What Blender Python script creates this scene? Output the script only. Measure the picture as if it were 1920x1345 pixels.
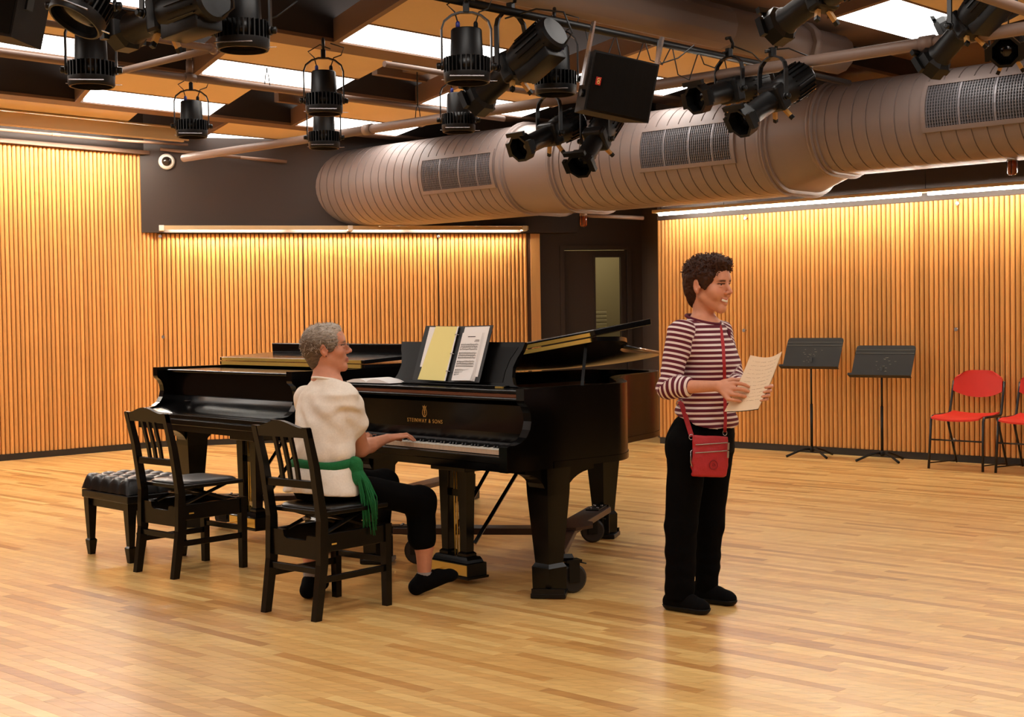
import bpy, bmesh, math, random
import numpy as np
from mathutils import Vector, Matrix, Euler
for o in list(bpy.data.objects): bpy.data.objects.remove(o, do_unlink=True)
SC = bpy.context.scene
COL = SC.collection
rnd = random.Random(7)
PI = math.pi
# ------------------------------------------------------------------ camera
FPX = 2671.0; CAMH = 1.36; PITCH = math.atan(78/FPX); ROLL = .015
cam_d = bpy.data.cameras.new('camera'); cam = bpy.data.objects.new('camera', cam_d); COL.objects.link(cam)
cam_d.sensor_width = 36.0; cam_d.lens = 36.0*FPX/1920; cam_d.clip_start = .1; cam_d.clip_end = 200
_fw = Vector((0, math.cos(PITCH), -math.sin(PITCH))); _u0 = Vector((0, math.sin(PITCH), math.cos(PITCH)))
_rt = math.cos(ROLL)*Vector((1, 0, 0)) - math.sin(ROLL)*_u0; _up = math.sin(ROLL)*Vector((1, 0, 0)) + math.cos(ROLL)*_u0
_m = Matrix((_rt, _up, -_fw)).transposed().to_4x4(); _m.translation = Vector((0, 0, CAMH))
cam.matrix_world = _m
SC.camera = cam
# ------------------------------------------------------------------ world, exposure
W = bpy.data.worlds.new('world'); SC.world = W; W.use_nodes = True
W.node_tree.nodes['Background'].inputs[0].default_value = (.9, .75, .6, 1); W.node_tree.nodes['Background'].inputs[1].default_value = .02
SC.view_settings.view_transform = 'Standard'; SC.view_settings.look = 'None'; SC.view_settings.gamma = 1; SC.view_settings.use_curve_mapping = False
SC.view_settings.exposure = EXPOSURE = -0.14
PANEL_E = 5.8      # luminous ceiling panels
TUBE_E = 75.0      # fluorescent tubes over the slatted walls
# ------------------------------------------------------------------ helpers
def lin(c):
    c = c/255.0
    return c/12.92 if c <= .04045 else ((c+.055)/1.055)**2.4
def S(r, g, b): return (lin(r), lin(g), lin(b), 1)
MATS = {}
def mat(name, col, rough=.5, metal=0.0, spec=.5, var=0.0, vscale=8.0, stretch=(1, 1, 1), bump=0.0, bscale=60.0, coat=0.0, emit=None, rand=0.0, alpha=1.0, trans=0.0, sheen=0.0, coords='Object', roughvar=0.0):
    if name in MATS: return MATS[name]
    m = bpy.data.materials.new(name); m.use_nodes = True; nt = m.node_tree; b = nt.nodes['Principled BSDF']
    b.inputs['Base Color'].default_value = col; b.inputs['Roughness'].default_value = rough; b.inputs['Metallic'].default_value = metal
    b.inputs['Specular IOR Level'].default_value = spec; b.inputs['Coat Weight'].default_value = coat; b.inputs['Coat Roughness'].default_value = .08
    b.inputs['Sheen Weight'].default_value = sheen; b.inputs['Transmission Weight'].default_value = trans; b.inputs['Alpha'].default_value = alpha
    if emit: b.inputs['Emission Color'].default_value = emit[0]; b.inputs['Emission Strength'].default_value = emit[1]
    need = var or bump or roughvar
    if need:
        tc = nt.nodes.new('ShaderNodeTexCoord'); mp = nt.nodes.new('ShaderNodeMapping'); mp.inputs['Scale'].default_value = stretch
        nt.links.new(tc.outputs[coords], mp.inputs[0])
    fac = None
    if var:
        n = nt.nodes.new('ShaderNodeTexNoise'); n.inputs['Scale'].default_value = vscale; n.inputs['Detail'].default_value = 5
        nt.links.new(mp.outputs[0], n.inputs['Vector'])
        fac = n.outputs['Fac']
    if var or rand:
        hsv = nt.nodes.new('ShaderNodeHueSaturation'); hsv.inputs['Color'].default_value = col
        nt.links.new(hsv.outputs[0], b.inputs['Base Color'])
        v = nt.nodes.new('ShaderNodeMath'); v.operation = 'MULTIPLY_ADD'; v.inputs[1].default_value = 2*var; v.inputs[2].default_value = 1-var
        if fac: nt.links.new(fac, v.inputs[0])
        else: v.inputs[0].default_value = .5
        out = v.outputs[0]
        if rand:
            oi = nt.nodes.new('ShaderNodeObjectInfo'); r = nt.nodes.new('ShaderNodeMath'); r.operation = 'MULTIPLY_ADD'; r.inputs[1].default_value = 2*rand; r.inputs[2].default_value = 1-rand
            nt.links.new(oi.outputs['Random'], r.inputs[0]); mm = nt.nodes.new('ShaderNodeMath'); mm.operation = 'MULTIPLY'
            nt.links.new(out, mm.inputs[0]); nt.links.new(r.outputs[0], mm.inputs[1]); out = mm.outputs[0]
        nt.links.new(out, hsv.inputs['Value'])
    if roughvar:
        n2 = nt.nodes.new('ShaderNodeTexNoise'); n2.inputs['Scale'].default_value = vscale*.6; nt.links.new(mp.outputs[0], n2.inputs['Vector'])
        q = nt.nodes.new('ShaderNodeMath'); q.operation = 'MULTIPLY_ADD'; q.inputs[1].default_value = 2*roughvar; q.inputs[2].default_value = rough-roughvar
        nt.links.new(n2.outputs['Fac'], q.inputs[0]); nt.links.new(q.outputs[0], b.inputs['Roughness'])
    if bump:
        nb = nt.nodes.new('ShaderNodeTexNoise'); nb.inputs['Scale'].default_value = bscale; nb.inputs['Detail'].default_value = 4
        nt.links.new(mp.outputs[0], nb.inputs['Vector']); bp = nt.nodes.new('ShaderNodeBump'); bp.inputs['Strength'].default_value = bump; bp.inputs['Distance'].default_value = .01
        nt.links.new(nb.outputs['Fac'], bp.inputs['Height']); nt.links.new(bp.outputs[0], b.inputs['Normal'])
    MATS[name] = m
    return m
class MB:
    """collects shapes and links them as one mesh object"""
    def __init__(s): s.v = []; s.f = []; s.sm = []; s.M = None
    def add(s, vs, fs, smooth=False, M=None):
        n = len(s.v)
        for p in vs:
            p = Vector(p)
            if M is not None: p = M @ p
            if s.M is not None: p = s.M @ p
            s.v.append(tuple(p))
        for f in fs: s.f.append(tuple(n+i for i in f)); s.sm.append(smooth)
        return s
    def box(s, x0, x1, y0, y1, z0, z1, M=None, bev=0.0):
        if bev <= 0:
            vs = [(x, y, z) for z in (z0, z1) for y in (y0, y1) for x in (x0, x1)]
            return s.add(vs, [(0, 2, 3, 1), (4, 5, 7, 6), (0, 1, 5, 4), (2, 6, 7, 3), (0, 4, 6, 2), (1, 3, 7, 5)], False, M)
        b = min(bev, (x1-x0)/2.01, (y1-y0)/2.01, (z1-z0)/2.01)
        bm = bmesh.new(); bmesh.ops.create_cube(bm, size=1)
        for v in bm.verts: v.co = Vector(((x0+x1)/2+v.co.x*(x1-x0), (y0+y1)/2+v.co.y*(y1-y0), (z0+z1)/2+v.co.z*(z1-z0)))
        bmesh.ops.bevel(bm, geom=bm.edges[:], offset=b, segments=2, profile=.5, affect='EDGES')
        bm.verts.index_update(); s.add([v.co[:] for v in bm.verts], [[v.index for v in f.verts] for f in bm.faces], False, M); bm.free(); return s
    def prism(s, poly, z0, z1, M=None, smooth=False):
        n = len(poly); vs = [(x, y, z0) for x, y in poly]+[(x, y, z1) for x, y in poly]
        fs = [tuple(range(n))[::-1], tuple(range(n, 2*n))]
        s.add(vs, fs, False, M)
        return s.add(vs, [(i, (i+1) % n, n+(i+1) % n, n+i) for i in range(n)], smooth, M)
    def loft(s, rings, closed=True, cap=True, smooth=True, M=None):
        n = len(rings[0]); vs = [p for r in rings for p in r]; fs = []
        m = n if closed else n-1
        for k in range(len(rings)-1):
            for i in range(m): a = k*n+i; b = k*n+(i+1) % n; fs.append((a, b, b+n, a+n))
        s.add(vs, fs, smooth, M)
        if cap: s.add(rings[0], [tuple(range(n))[::-1]], False, M); s.add(rings[-1], [tuple(range(n))], False, M)
        return s
    def tube(s, pts, r, n=8, M=None, cap=True, smooth=True):
        pts = [Vector(p) for p in pts]; rr = r if isinstance(r, (list, tuple)) else [r]*len(pts); rings = []; ref = None
        for i, p in enumerate(pts):
            t = (pts[min(i+1, len(pts)-1)]-pts[max(i-1, 0)]).normalized()
            if ref is None:
                ref = Vector((0, 0, 1)) if abs(t.z) < .9 else Vector((1, 0, 0))
            x = t.cross(ref).normalized(); y = x.cross(t).normalized(); ref = y
            rings.append([p+rr[i]*(math.cos(2*PI*k/n)*x+math.sin(2*PI*k/n)*y) for k in range(n)])
        return s.loft(rings, True, cap, smooth, M)
    def lathe(s, prof, n=24, M=None, smooth=True):
        rings = [[(r*math.cos(2*PI*k/n), r*math.sin(2*PI*k/n), z) for k in range(n)] for r, z in prof]
        return s.loft(rings, True, True, smooth, M)
    def build(s, name, m, parent=None, autos=None):
        me = bpy.data.meshes.new(name); me.from_pydata(s.v, [], s.f)
        if any(s.sm): me.polygons.foreach_set('use_smooth', s.sm)
        me.update()
        bm = bmesh.new(); bm.from_mesh(me); bmesh.ops.remove_doubles(bm, verts=bm.verts, dist=1e-5); bmesh.ops.recalc_face_normals(bm, faces=bm.faces); bm.to_mesh(me); bm.free()
        o = bpy.data.objects.new(name, me); COL.objects.link(o)
        if m: me.materials.append(m)
        if parent: o.parent = parent
        if autos: me.set_sharp_from_angle(angle=autos)
        return o
def tag(o, label, cat=None, group=None, kind=None):
    if label: o['label'] = label
    if cat: o['category'] = cat
    if group: o['group'] = group
    if kind: o['kind'] = kind
    return o
def thing(name, label, cat, loc=(0, 0, 0), rotz=0.0, group=None):
    o = bpy.data.objects.new(name, None); COL.objects.link(o); o.empty_display_size = .1
    o.location = loc; o.rotation_euler = (0, 0, rotz)
    return tag(o, label, cat, group)
def struct(o): o['kind'] = 'structure'; return o
def dup(o, parent=None):
    c = o.copy(); COL.objects.link(c); c.parent = parent
    for ch in list(o.children): dup(ch, c)
    return c
def T(x, y, z): return Matrix.Translation((x, y, z))
def RX(a): return Matrix.Rotation(a, 4, 'X')
def RY(a): return Matrix.Rotation(a, 4, 'Y')
def RZ(a): return Matrix.Rotation(a, 4, 'Z')
# room axes: A runs along the left wall, B along the right wall
YAW = math.radians(43.5)
AX = Vector((math.sin(YAW), math.cos(YAW), 0)); BX = Vector((-math.cos(YAW), math.sin(YAW), 0))
def RM(a, b, z=0.0): return AX*a+BX*b+Vector((0, 0, z))
ROOM = Matrix((AX, BX, Vector((0, 0, 1)))).transposed().to_4x4()      # room coordinates -> world
def aim(p, d, roll=0.0):      # matrix at p whose +Y looks along d
    d = Vector(d).normalized(); x = d.cross(Vector((0, 0, 1))).normalized(); z = x.cross(d)
    m = Matrix((x, d, z)).transposed().to_4x4(); m.translation = Vector(p); return m @ RY(roll)
# ------------------------------------------------------------------ materials of the room
M_slat = mat('maple_slat', S(216, 156, 88), .42, var=.16, vscale=5, stretch=(9, 9, .55), rand=.13, spec=.35)
M_panel = mat('maple_board', S(200, 145, 84), .5, var=.12, vscale=5, stretch=(9, 9, .6))
M_back = mat('slat_backing', S(66, 40, 20), .8)
M_paint = mat('taupe_paint', S(50, 37, 31), .55, var=.05, vscale=3)
M_dark = mat('dark_brown_paint', S(58, 46, 40), .6, var=.06, vscale=2)
M_beam = mat('brown_ceiling_paint', S(120, 92, 74), .6, var=.05, vscale=4, bump=.05, bscale=90)
M_void = mat('deep_brown_ceiling_and_beam_shade', S(44, 33, 28), .7, var=.05)  # dark ceiling colour, also put on the beam sides as their shade
M_beige = mat('beige_acoustic_panel', S(232, 204, 164), .8, var=.03, vscale=30, bump=.1, bscale=200)
M_kick = mat('black_kickboard', S(26, 20, 16), .5)
M_duct = mat('grey_taupe_duct_paint', S(126, 112, 107), .45, var=.04, vscale=2)
M_black = mat('black_metal', S(12, 12, 12), .38, spec=.3)
M_blackm = mat('matt_black', S(9, 9, 9), .6, spec=.2)
M_steel = mat('bare_steel', S(190, 190, 195), .25, metal=.9)
M_tan = mat('tan_enamel', S(205, 176, 132), .45)
M_white = mat('white_enamel', S(235, 230, 220), .4)
M_lum = mat('luminous_panel', S(255, 250, 240), .5, emit=((1, .97, .92, 1), PANEL_E))
M_tube = mat('lit_tube', S(255, 250, 235), .5, emit=((1, .95, .84, 1), TUBE_E*1.8))
M_tube2 = mat('lit_tube_over_left_wall', S(255, 250, 235), .5, emit=((1, .96, .88, 1), TUBE_E*1.45))
M_tubew = mat('lit_tube_on_right_wall', S(255, 250, 235), .5, emit=((1, .95, .84, 1), TUBE_E*1.5))
M_brass = mat('brass', S(246, 206, 104), .34, metal=.6, var=.08, vscale=20)
M_pipe = mat('brown_pipe_paint', S(128, 106, 94), .5, var=.05)
# ------------------------------------------------------------------ floor of maple strips
FLOOR_ROT = math.radians(223.5)
def floor_mat(name, island):
    m = bpy.data.materials.new(name); m.use_nodes = True; nt = m.node_tree; b = nt.nodes['Principled BSDF']
    L = nt.links.new
    if island: r = nt.nodes.new('ShaderNodeNewGeometry').outputs['Random Per Island']
    else: r = nt.nodes.new('ShaderNodeObjectInfo').outputs['Random']
    cr = nt.nodes.new('ShaderNodeValToRGB'); e = cr.color_ramp.elements
    e[0].position = 0; e[0].color = S(182, 130, 72); e[1].position = 1; e[1].color = S(242, 204, 132)
    for p, c in ((.12, S(210, 158, 90)), (.35, S(223, 176, 106)), (.7, S(233, 191, 120))):
        x = e.new(p); x.color = c
    L(r, cr.inputs[0])
    tc = nt.nodes.new('ShaderNodeNewGeometry'); mp = nt.nodes.new('ShaderNodeMapping'); mp.inputs['Rotation'].default_value = (0, 0, FLOOR_ROT); mp.inputs['Scale'].default_value = (1.6, 16, 1)
    L(tc.outputs['Position'], mp.inputs[0])
    ad = nt.nodes.new('ShaderNodeVectorMath'); ad.operation = 'ADD'; cx = nt.nodes.new('ShaderNodeCombineXYZ')
    mu = nt.nodes.new('ShaderNodeMath'); mu.operation = 'MULTIPLY'; mu.inputs[1].default_value = 37; L(r, mu.inputs[0]); L(mu.outputs[0], cx.inputs[0]); L(mu.outputs[0], cx.inputs[2])
    L(mp.outputs[0], ad.inputs[0]); L(cx.outputs[0], ad.inputs[1])
    n = nt.nodes.new('ShaderNodeTexNoise'); n.inputs['Scale'].default_value = 2.2; n.inputs['Detail'].default_value = 7; n.inputs['Roughness'].default_value = .62; n.inputs['Distortion'].default_value = .8
    L(ad.outputs[0], n.inputs['Vector'])
    c2 = nt.nodes.new('ShaderNodeValToRGB'); c2.color_ramp.elements[0].position = .30; c2.color_ramp.elements[0].color = (.74, .68, .62, 1); c2.color_ramp.elements[1].position = .62; c2.color_ramp.elements[1].color = (1.05, 1.04, 1.02, 1)
    L(n.outputs['Fac'], c2.inputs[0])
    mx = nt.nodes.new('ShaderNodeMix'); mx.data_type = 'RGBA'; mx.blend_type = 'MULTIPLY'; mx.inputs[0].default_value = .85
    L(cr.outputs[0], mx.inputs[6]); L(c2.outputs[0], mx.inputs[7]); L(mx.outputs[2], b.inputs['Base Color'])
    b.inputs['Roughness'].default_value = .30; b.inputs['Specular IOR Level'].default_value = .42; b.inputs['Coat Weight'].default_value = .10; b.inputs['Coat Roughness'].default_value = .18
    n2 = nt.nodes.new('ShaderNodeTexNoise'); n2.inputs['Scale'].default_value = 3; L(tc.outputs['Position'], n2.inputs['Vector'])
    q = nt.nodes.new('ShaderNodeMath'); q.operation = 'MULTIPLY_ADD'; q.inputs[1].default_value = .16; q.inputs[2].default_value = .24; L(n2.outputs['Fac'], q.inputs[0]); L(q.outputs[0], b.inputs['Roughness'])
    return m
A0, A1, B0, B1 = -4.0, 11.98, -5.0, 13.45           # room box in room coordinates
fl = MB(); fl.M = ROOM; fl.box(A0-.1, A1+2.6, B0-.1, B1+.3, -.12, -.018)
floor = struct(fl.build('floor', mat('subfloor', S(90, 58, 30), .8)))
M_f1 = floor_mat('maple_strip', False); M_f2 = floor_mat('maple_strips_joined', True)
SW = .0572; planks = []
lens = (.42, .56, .72, .9, 1.12)
k = 0
a = A0
while a < A1+2.3:
    b = B0-rnd.random()
    while b < B1+.2:
        l = rnd.choice(lens)
        planks.append((a+SW/2, b+l/2, l)); b += l
    a += SW
def in_view(p):
    w = RM(p[0], p[1]); 
    if w.y < 4.6: return 99
    if abs(w.x/w.y) > .37: return 99
    return w.y
planks.sort(key=in_view)
plank_me = {}
for l in lens:
    m_ = MB(); m_.box(-SW/2+.0004, SW/2-.0004, -l/2+.0005, l/2-.0005, -.018, 0); o_ = m_.build('floor_strip', M_f1); plank_me[l] = o_.data; bpy.data.objects.remove(o_)
rotm = math.atan2(AX.y, AX.x)
for (a, b, l) in planks[:300]:
    o = bpy.data.objects.new('floor_strip', plank_me[l]); COL.objects.link(o); o.parent = floor
    o.location = RM(a, b, 0); o.rotation_euler = (0, 0, rotm)
vs = []; fs = []
P = np.array(planks[300:])
base = np.array([[-.5, -.5, 0], [.5, -.5, 0], [.5, .5, 0], [-.5, .5, 0], [-.5, -.5, -.018], [.5, -.5, -.018], [.5, .5, -.018], [-.5, .5, -.018]])
V = np.repeat(base[None], len(P), 0)
V[:, :, 0] = V[:, :, 0]*(SW-.0008)+P[:, None, 0]; V[:, :, 1] = V[:, :, 1]*(P[:, None, 2]-.001)+P[:, None, 1]
Wd = np.stack([V[..., 0]*AX.x+V[..., 1]*BX.x, V[..., 0]*AX.y+V[..., 1]*BX.y, V[..., 2]], -1).reshape(-1, 3)
F = np.array([[0, 1, 2, 3], [0, 4, 5, 1], [1, 5, 6, 2], [2, 6, 7, 3], [3, 7, 4, 0]])
FF = (F[None]+8*np.arange(len(P))[:, None, None]).reshape(-1, 4)
me = bpy.data.meshes.new('floor_strips'); me.from_pydata(Wd.tolist(), [], FF.tolist()); me.materials.append(M_f2)
fo = bpy.data.objects.new('floor_strips', me); COL.objects.link(fo); fo.parent = floor; fo['kind'] = 'stuff'
# ------------------------------------------------------------------ slatted walls
PITCHS = .0475
def slat_mesh(h, w=.0405, d=.022):
    m_ = MB(); n = 7; prof = [(-w/2, 0)]+[(-w/2+w*i/(n-1), -.006-(d-.006)*math.sin(PI*i/(n-1))**.55) for i in range(n)]+[(w/2, 0)]
    m_.prism(prof, 0, h, smooth=True); o_ = m_.build('slat', M_slat, autos=math.radians(40)); me_ = o_.data; bpy.data.objects.remove(o_); return me_
def slat_wall(wall, p0, direction, n, me_, z0, skip=()):
    """slats along a wall: local -Y of the slat faces the room"""
    d = Vector(direction).normalized(); rz = math.atan2(d.y, d.x); off = 0.0
    for i in range(n):
        if i in skip: off += .010
        o = bpy.data.objects.new('slat', me_); COL.objects.link(o); o.parent = wall
        q = Vector(p0)+d*((i+.5)*PITCHS+off); o.location = (q.x, q.y, z0); o.rotation_euler = (0, 0, rz)
# left wall (B = 13.45), slats up to 3.16
w = MB(); w.M = ROOM; w.box(A0, 8.72, B1+.025, B1+.2, 0, 3.9)
wall_left = struct(w.build('wall_left', M_back))
NL = 66; slat_wall(wall_left, RM(8.62-NL*PITCHS, B1+.022), AX, NL, slat_mesh(3.095), .065)
w = MB(); w.M = ROOM; w.box(A0, 8.62, B1-.01, B1+.02, 0, .063); struct(w.build('baseboard_left', M_kick))
w = MB(); w.M = ROOM; w.box(A0, 8.5, B1-.06, B1+.02, 3.165, 3.205); struct(w.build('trim_1', M_beam))
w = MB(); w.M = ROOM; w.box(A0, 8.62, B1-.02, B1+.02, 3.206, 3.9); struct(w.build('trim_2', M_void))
# centre wall, turned 32 degrees, slats up to 2.32
CD = (AX*.847-BX*.532).normalized(); CN = Vector((-CD.y, CD.x, 0)); 
if CN.y > 0: CN = -CN                                  # towards the room
C0 = RM(8.605, B1)
def CP(t, n=0.0, z=0.0): return C0+CD*t+CN*n+Vector((0, 0, z))
CM = Matrix((CD, -CN, Vector((0, 0, 1)))).transposed().to_4x4(); CM.translation = C0   # x along wall, +y away from room
CL = 4.19
w = MB(); w.M = CM; w.box(-.15, CL+.11, .003, .15, 0, 2.325)
wall_center = struct(w.build('wall_center', M_back))
sm = slat_mesh(2.255)
slat_wall(wall_center, C0+CN*(-.001), CD, 87, sm, .065, skip=(33, 65))
w = MB(); w.M = CM; w.box(CL+.005, CL+.115, -.02, .15, .065, 2.32); w.build('end_board', M_panel, wall_center)
w = MB(); w.M = CM; w.box(0, CL+.1, -.012, .002, 0, .063); struct(w.build('baseboard_center', M_kick))
w = MB(); w.M = CM; w.box(-.35, 4.75, -.10, .12, 2.328, 3.9); struct(w.build('wall_bulkhead', M_paint))
# right wall (A = 11.98), slats up to 2.35
w = MB(); w.M = ROOM; w.box(A1+.025, A1+.3, B0, 9.22, 0, 2.36)
wall_right = struct(w.build('wall_right', M_back))
NR = 128; slat_wall(wall_right, RM(A1+.022, 9.24), -BX, NR, slat_mesh(2.285), .065)
w = MB(); w.M = ROOM; w.box(A1-.01, A1+.02, B0, 9.22, 0, .063); struct(w.build('baseboard_right', M_kick))
w = MB(); w.M = ROOM; w.box(A1+.04, A1+.3, B0, 9.26, 2.36, 3.9); struct(w.build('wall_right_upper', M_dark))
# dark recess with the door
dw0 = CP(CL+.12, -.12); dw1 = Vector((1.56, 16.95, 0)); 
DD = (dw1-dw0).normalized(); DM = Matrix((DD, Vector((-DD.y, DD.x, 0)), Vector((0, 0, 1)))).transposed().to_4x4(); DM.translation = dw0
DLn = (dw1-dw0).length
def on_door(px):      # distance along the door wall seen at a picture column
    k_ = (px-960)/FPX; return (k_*dw0.y-dw0.x)/(DD.x-k_*DD.y)
g0, g1 = on_door(1120), on_door(1167.5)
f0, f1 = on_door(1060), on_door(1178)
w = MB(); w.M = DM; w.box(-.3, f0, 0, .12, 0, 3.9); w.box(f1, DLn+.3, 0, .12, 0, 3.9); w.box(f0, f1, 0, .12, 2.14, 3.9)
struct(w.build('wall_recess', M_dark))
w = MB(); w.M = DM; w.box(f0+.005, g0, .04, .085, .01, 2.13); w.box(g1, f1-.005, .04, .085, .01, 2.13); w.box(g0, g1, .04, .085, 2.14-.02, 2.13); w.box(g0, g1, .04, .085, .01, .95); w.box(g0, g1, .04, .085, 2.05, 2.13)
door = struct(w.build('door_1', M_dark))
w = MB(); w.M = DM; w.box(g0, g1, .055, .065, .95, 2.05); w.build('glass_pane', mat('door_glass', (1, 1, 1, 1), .02, trans=1.0, alpha=1.0), door)
w = MB(); w.M = DM
for x0, x1, z0, z1 in ((g0-.02, g0, .94, 2.07), (g1, g1+.02, .94, 2.07), (g0, g1, .93, .95), (g0, g1, 2.05, 2.07)): w.box(x0, x1, .03, .095, z0, z1)
w.build('window_frame', M_dark, door)
w = MB(); w.M = DM
for x0, x1, z0, z1 in ((f0-.05, f0, 0, 2.19), (f1, f1+.05, 0, 2.19), (f0, f1, 2.14, 2.19)): w.box(x0, x1, -.015, .12, z0, z1)
w.build('door_frame', M_dark, door)
w = MB(); w.M = DM; w.tube([(f0+.07, -.03, 1.02), (f0+.19, -.03, 1.02)], .01); w.tube([(f0+.07, .04, 1.02), (f0+.07, -.03, 1.02)], .01); w.build('handle', M_steel, door)
# side return between the recess and the right wall
rw = MB(); e0 = dw1; e1 = RM(A1+.2, 9.3)
rdir = (e1-e0).normalized(); RMx = Matrix((rdir, Vector((-rdir.y, rdir.x, 0)), Vector((0, 0, 1)))).transposed().to_4x4(); RMx.translation = e0
rw.M = RMx; rw.box(0, (e1-e0).length+.1, 0, .1, 0, 3.9); struct(rw.build('wall_return', M_dark))
# small store room behind the door
M_green = mat('pale_green_wall', S(196, 186, 150), .8)
w = MB(); w.M = DM; w.box(f0-.6, f1+.7, 1.7, 1.8, 0, 2.7); w.box(f0-.7, f0-.6, .12, 1.8, 0, 2.7); w.box(f1+.7, f1+.8, .12, 1.8, 0, 2.7); w.box(f0-.6, f1+.7, .12, 1.8, 2.6, 2.7)
struct(w.build('wall_storeroom', M_green))
w = MB(); w.M = DM; w.box(f0-.6, f1+.7, .12, 1.8, -.05, 0.0); struct(w.build('floor_storeroom', mat('grey_vinyl', S(130, 120, 105), .6)))
gm = (g0+g1)/2; dg = g1-g0
def store(name, label, cat, shapes, m):
    w = MB(); w.M = DM
    for s_ in shapes: w.box(*s_, bev=.01)
    return tag(w.build(name, m), label, cat)
cab = store('yellow_cabinet', 'mustard yellow cabinet seen through the narrow door window', 'cabinet', [(gm-.62*dg, gm+.25*dg, 1.05, 1.4, 0, 1.16)], mat('mustard_paint', S(200, 170, 40), .5))
w = MB(); w.M = DM; w.box(gm-.6*dg, gm+.23*dg, 1.03, 1.05, .1, 1.1, bev=.005); w.build('door_leaf', mat('mustard_paint', S(200, 170, 40), .5), cab)
bag = MB(); bag.M = DM
bag.loft([[(gm-.05*dg-dg*.5*(r+.08*math.sin(3*q))*math.cos(q), 1.2+.13*r*math.sin(q), z) for q in [2*PI*i/14 for i in range(14)]] for z, r in ((1.161, .8), (1.2, 1), (1.3, 1.0), (1.4, .75), (1.47, .5), (1.49, .2))])
bg = tag(bag.build('duffel_bag', mat('black_cloth', S(30, 26, 24), .9)), 'dark bag slumped on the yellow cabinet behind the door', 'bag')
w = MB(); w.M = DM; w.tube([(gm-.3*dg, 1.1, 1.42), (gm-.2*dg, 1.08, 1.5), (gm+.05*dg, 1.08, 1.5), (gm+.15*dg, 1.1, 1.42)], .012); w.build('strap', M_blackm, bg)
bx_ = store('drawer_unit', 'pale filing box with a dark label slot in the store room', 'box', [(gm+.32*dg, gm+1.2*dg, 1.3, 1.62, 0, 1.22)], mat('cream_card', S(210, 200, 150), .7))
w = MB(); w.M = DM; w.box(gm+.42*dg, gm+.62*dg, 1.29, 1.299, 1.1, 1.13); w.build('label_slot', M_blackm, bx_)
for q in range(4):
    tag(store('paper_stack', ('lowest', 'second lowest', 'second highest', 'topmost')[q]+' cream paper stack of the pile on the filing box', 'paper', [(gm+.33*dg, gm+1.1*dg, 1.32, 1.6, 1.222+q*.05, 1.264+q*.05)], mat('cream_paper', S(222, 214, 180), .8)), None, None, 'paper stacks in the store room')
# walls behind the camera
w = MB(); w.M = ROOM; w.box(A0-.2, A0, B0, B1, 0, 3.9); struct(w.build('wall_back_left', mat('back_wall_maple', S(200, 140, 80), .6)))
w = MB(); w.M = ROOM; w.box(A0, A1, B0-.2, B0, 0, 3.9); struct(w.build('wall_back_right', MATS['back_wall_maple']))
# storeroom lamp
ld = bpy.data.lights.new('storeroom_lamp', 'POINT'); ld.energy = 9; ld.color = (1, .85, .6); ld.shadow_soft_size = .1
lo = bpy.data.objects.new('storeroom_lamp', ld); COL.objects.link(lo); lo.location = DM @ Vector((gm+.1, .9, 2.4)); tag(lo, 'warm lamp under the store room ceiling', 'lamp')
# ------------------------------------------------------------------ ceiling: beams, voids, beige panels with luminous strips
ZC = 3.35
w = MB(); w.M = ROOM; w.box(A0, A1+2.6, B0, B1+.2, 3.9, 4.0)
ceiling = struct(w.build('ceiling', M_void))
rows = [(6.45, 7.31, 7.96), (8.25, 9.05, 9.75), (10.06, 10.88, 11.65), (11.90, 12.65, 13.3), (3.6, 4.46, 5.10), (1.8, 2.66, 3.3), (0.0, .86, 1.5), (-1.8, -.94, -.3), (-3.6, -2.74, -2.1)]
beams = [(7.96, 8.25), (9.75, 10.06), (11.65, 11.90), (5.98, 6.45), (3.3, 3.6), (1.5, 1.8), (-.3, 0), (-2.1, -1.8)]
for b0, b1 in beams:
    w = MB(); w.M = ROOM
    a1 = A1+.3 if b1 < 9.5 else (8.6+(B1-b1)*1.59+.2)
    w.box(A0, a1, b0, b1, ZC-.004, ZC+.022); o = w.build('beam', M_beam, ceiling)
    w = MB(); w.M = ROOM; w.box(A0, a1, b0+.004, b1-.004, ZC+.022, 3.9); w.build('shaded_beam_web', M_void, o)  # upper beam sides: shade put into the colour, darker than the beam bottom
w = MB(); w.M = ROOM; w.box(A0, A1+.3, 5.10, 5.98, ZC+.17, 3.9); w.build('girder', M_beam, ceiling)
SL = .42; PW = 1.39
def centre_b(a): return B1-(a-8.605)*(.532/.847) if a > 8.605 else B1
for (b0, bl, b1) in rows:
    off = 6.36 if b0 > 5.5 else 8.30-2.42
    for i in range(-4, 3):
        e = off+2.42*i
        def edge(b): return e+SL*(b-bl)
        if edge(b0) < A0+.05: continue
        if edge(b1)+PW > A1-.02 or b0 > centre_b(edge(b0)+PW)-.25: continue
        far = min(b1, B1-.08)
        w = MB(); w.M = ROOM
        w.prism([(edge(b0), b0), (edge(b0)+PW, b0), (edge(bl)+PW, bl), (edge(bl), bl)], ZC, ZC+.04); pan = w.build('ceiling_panel', M_beige, ceiling)
        w = MB(); w.M = ROOM
        w.prism([(edge(bl)+.03, bl+.02), (edge(bl)+PW-.01, bl+.02), (edge(far)+PW-.01, far-.012), (edge(far)+.03, far-.012)], ZC+.006, ZC+.03); w.build('luminous_panel', M_lum, ceiling)
        w = MB(); w.M = ROOM
        w.prism([(edge(bl), bl), (edge(bl)+PW, bl), (edge(bl)+PW, bl+.018), (edge(bl), bl+.018)], ZC-.006, ZC+.05)
        w.prism([(edge(b0)-.05, b0), (edge(b0), b0), (edge(far), far), (edge(far)-.05, far)], ZC-.006, ZC+.16)
        w.build('panel_rim', M_beam, ceiling)
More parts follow.
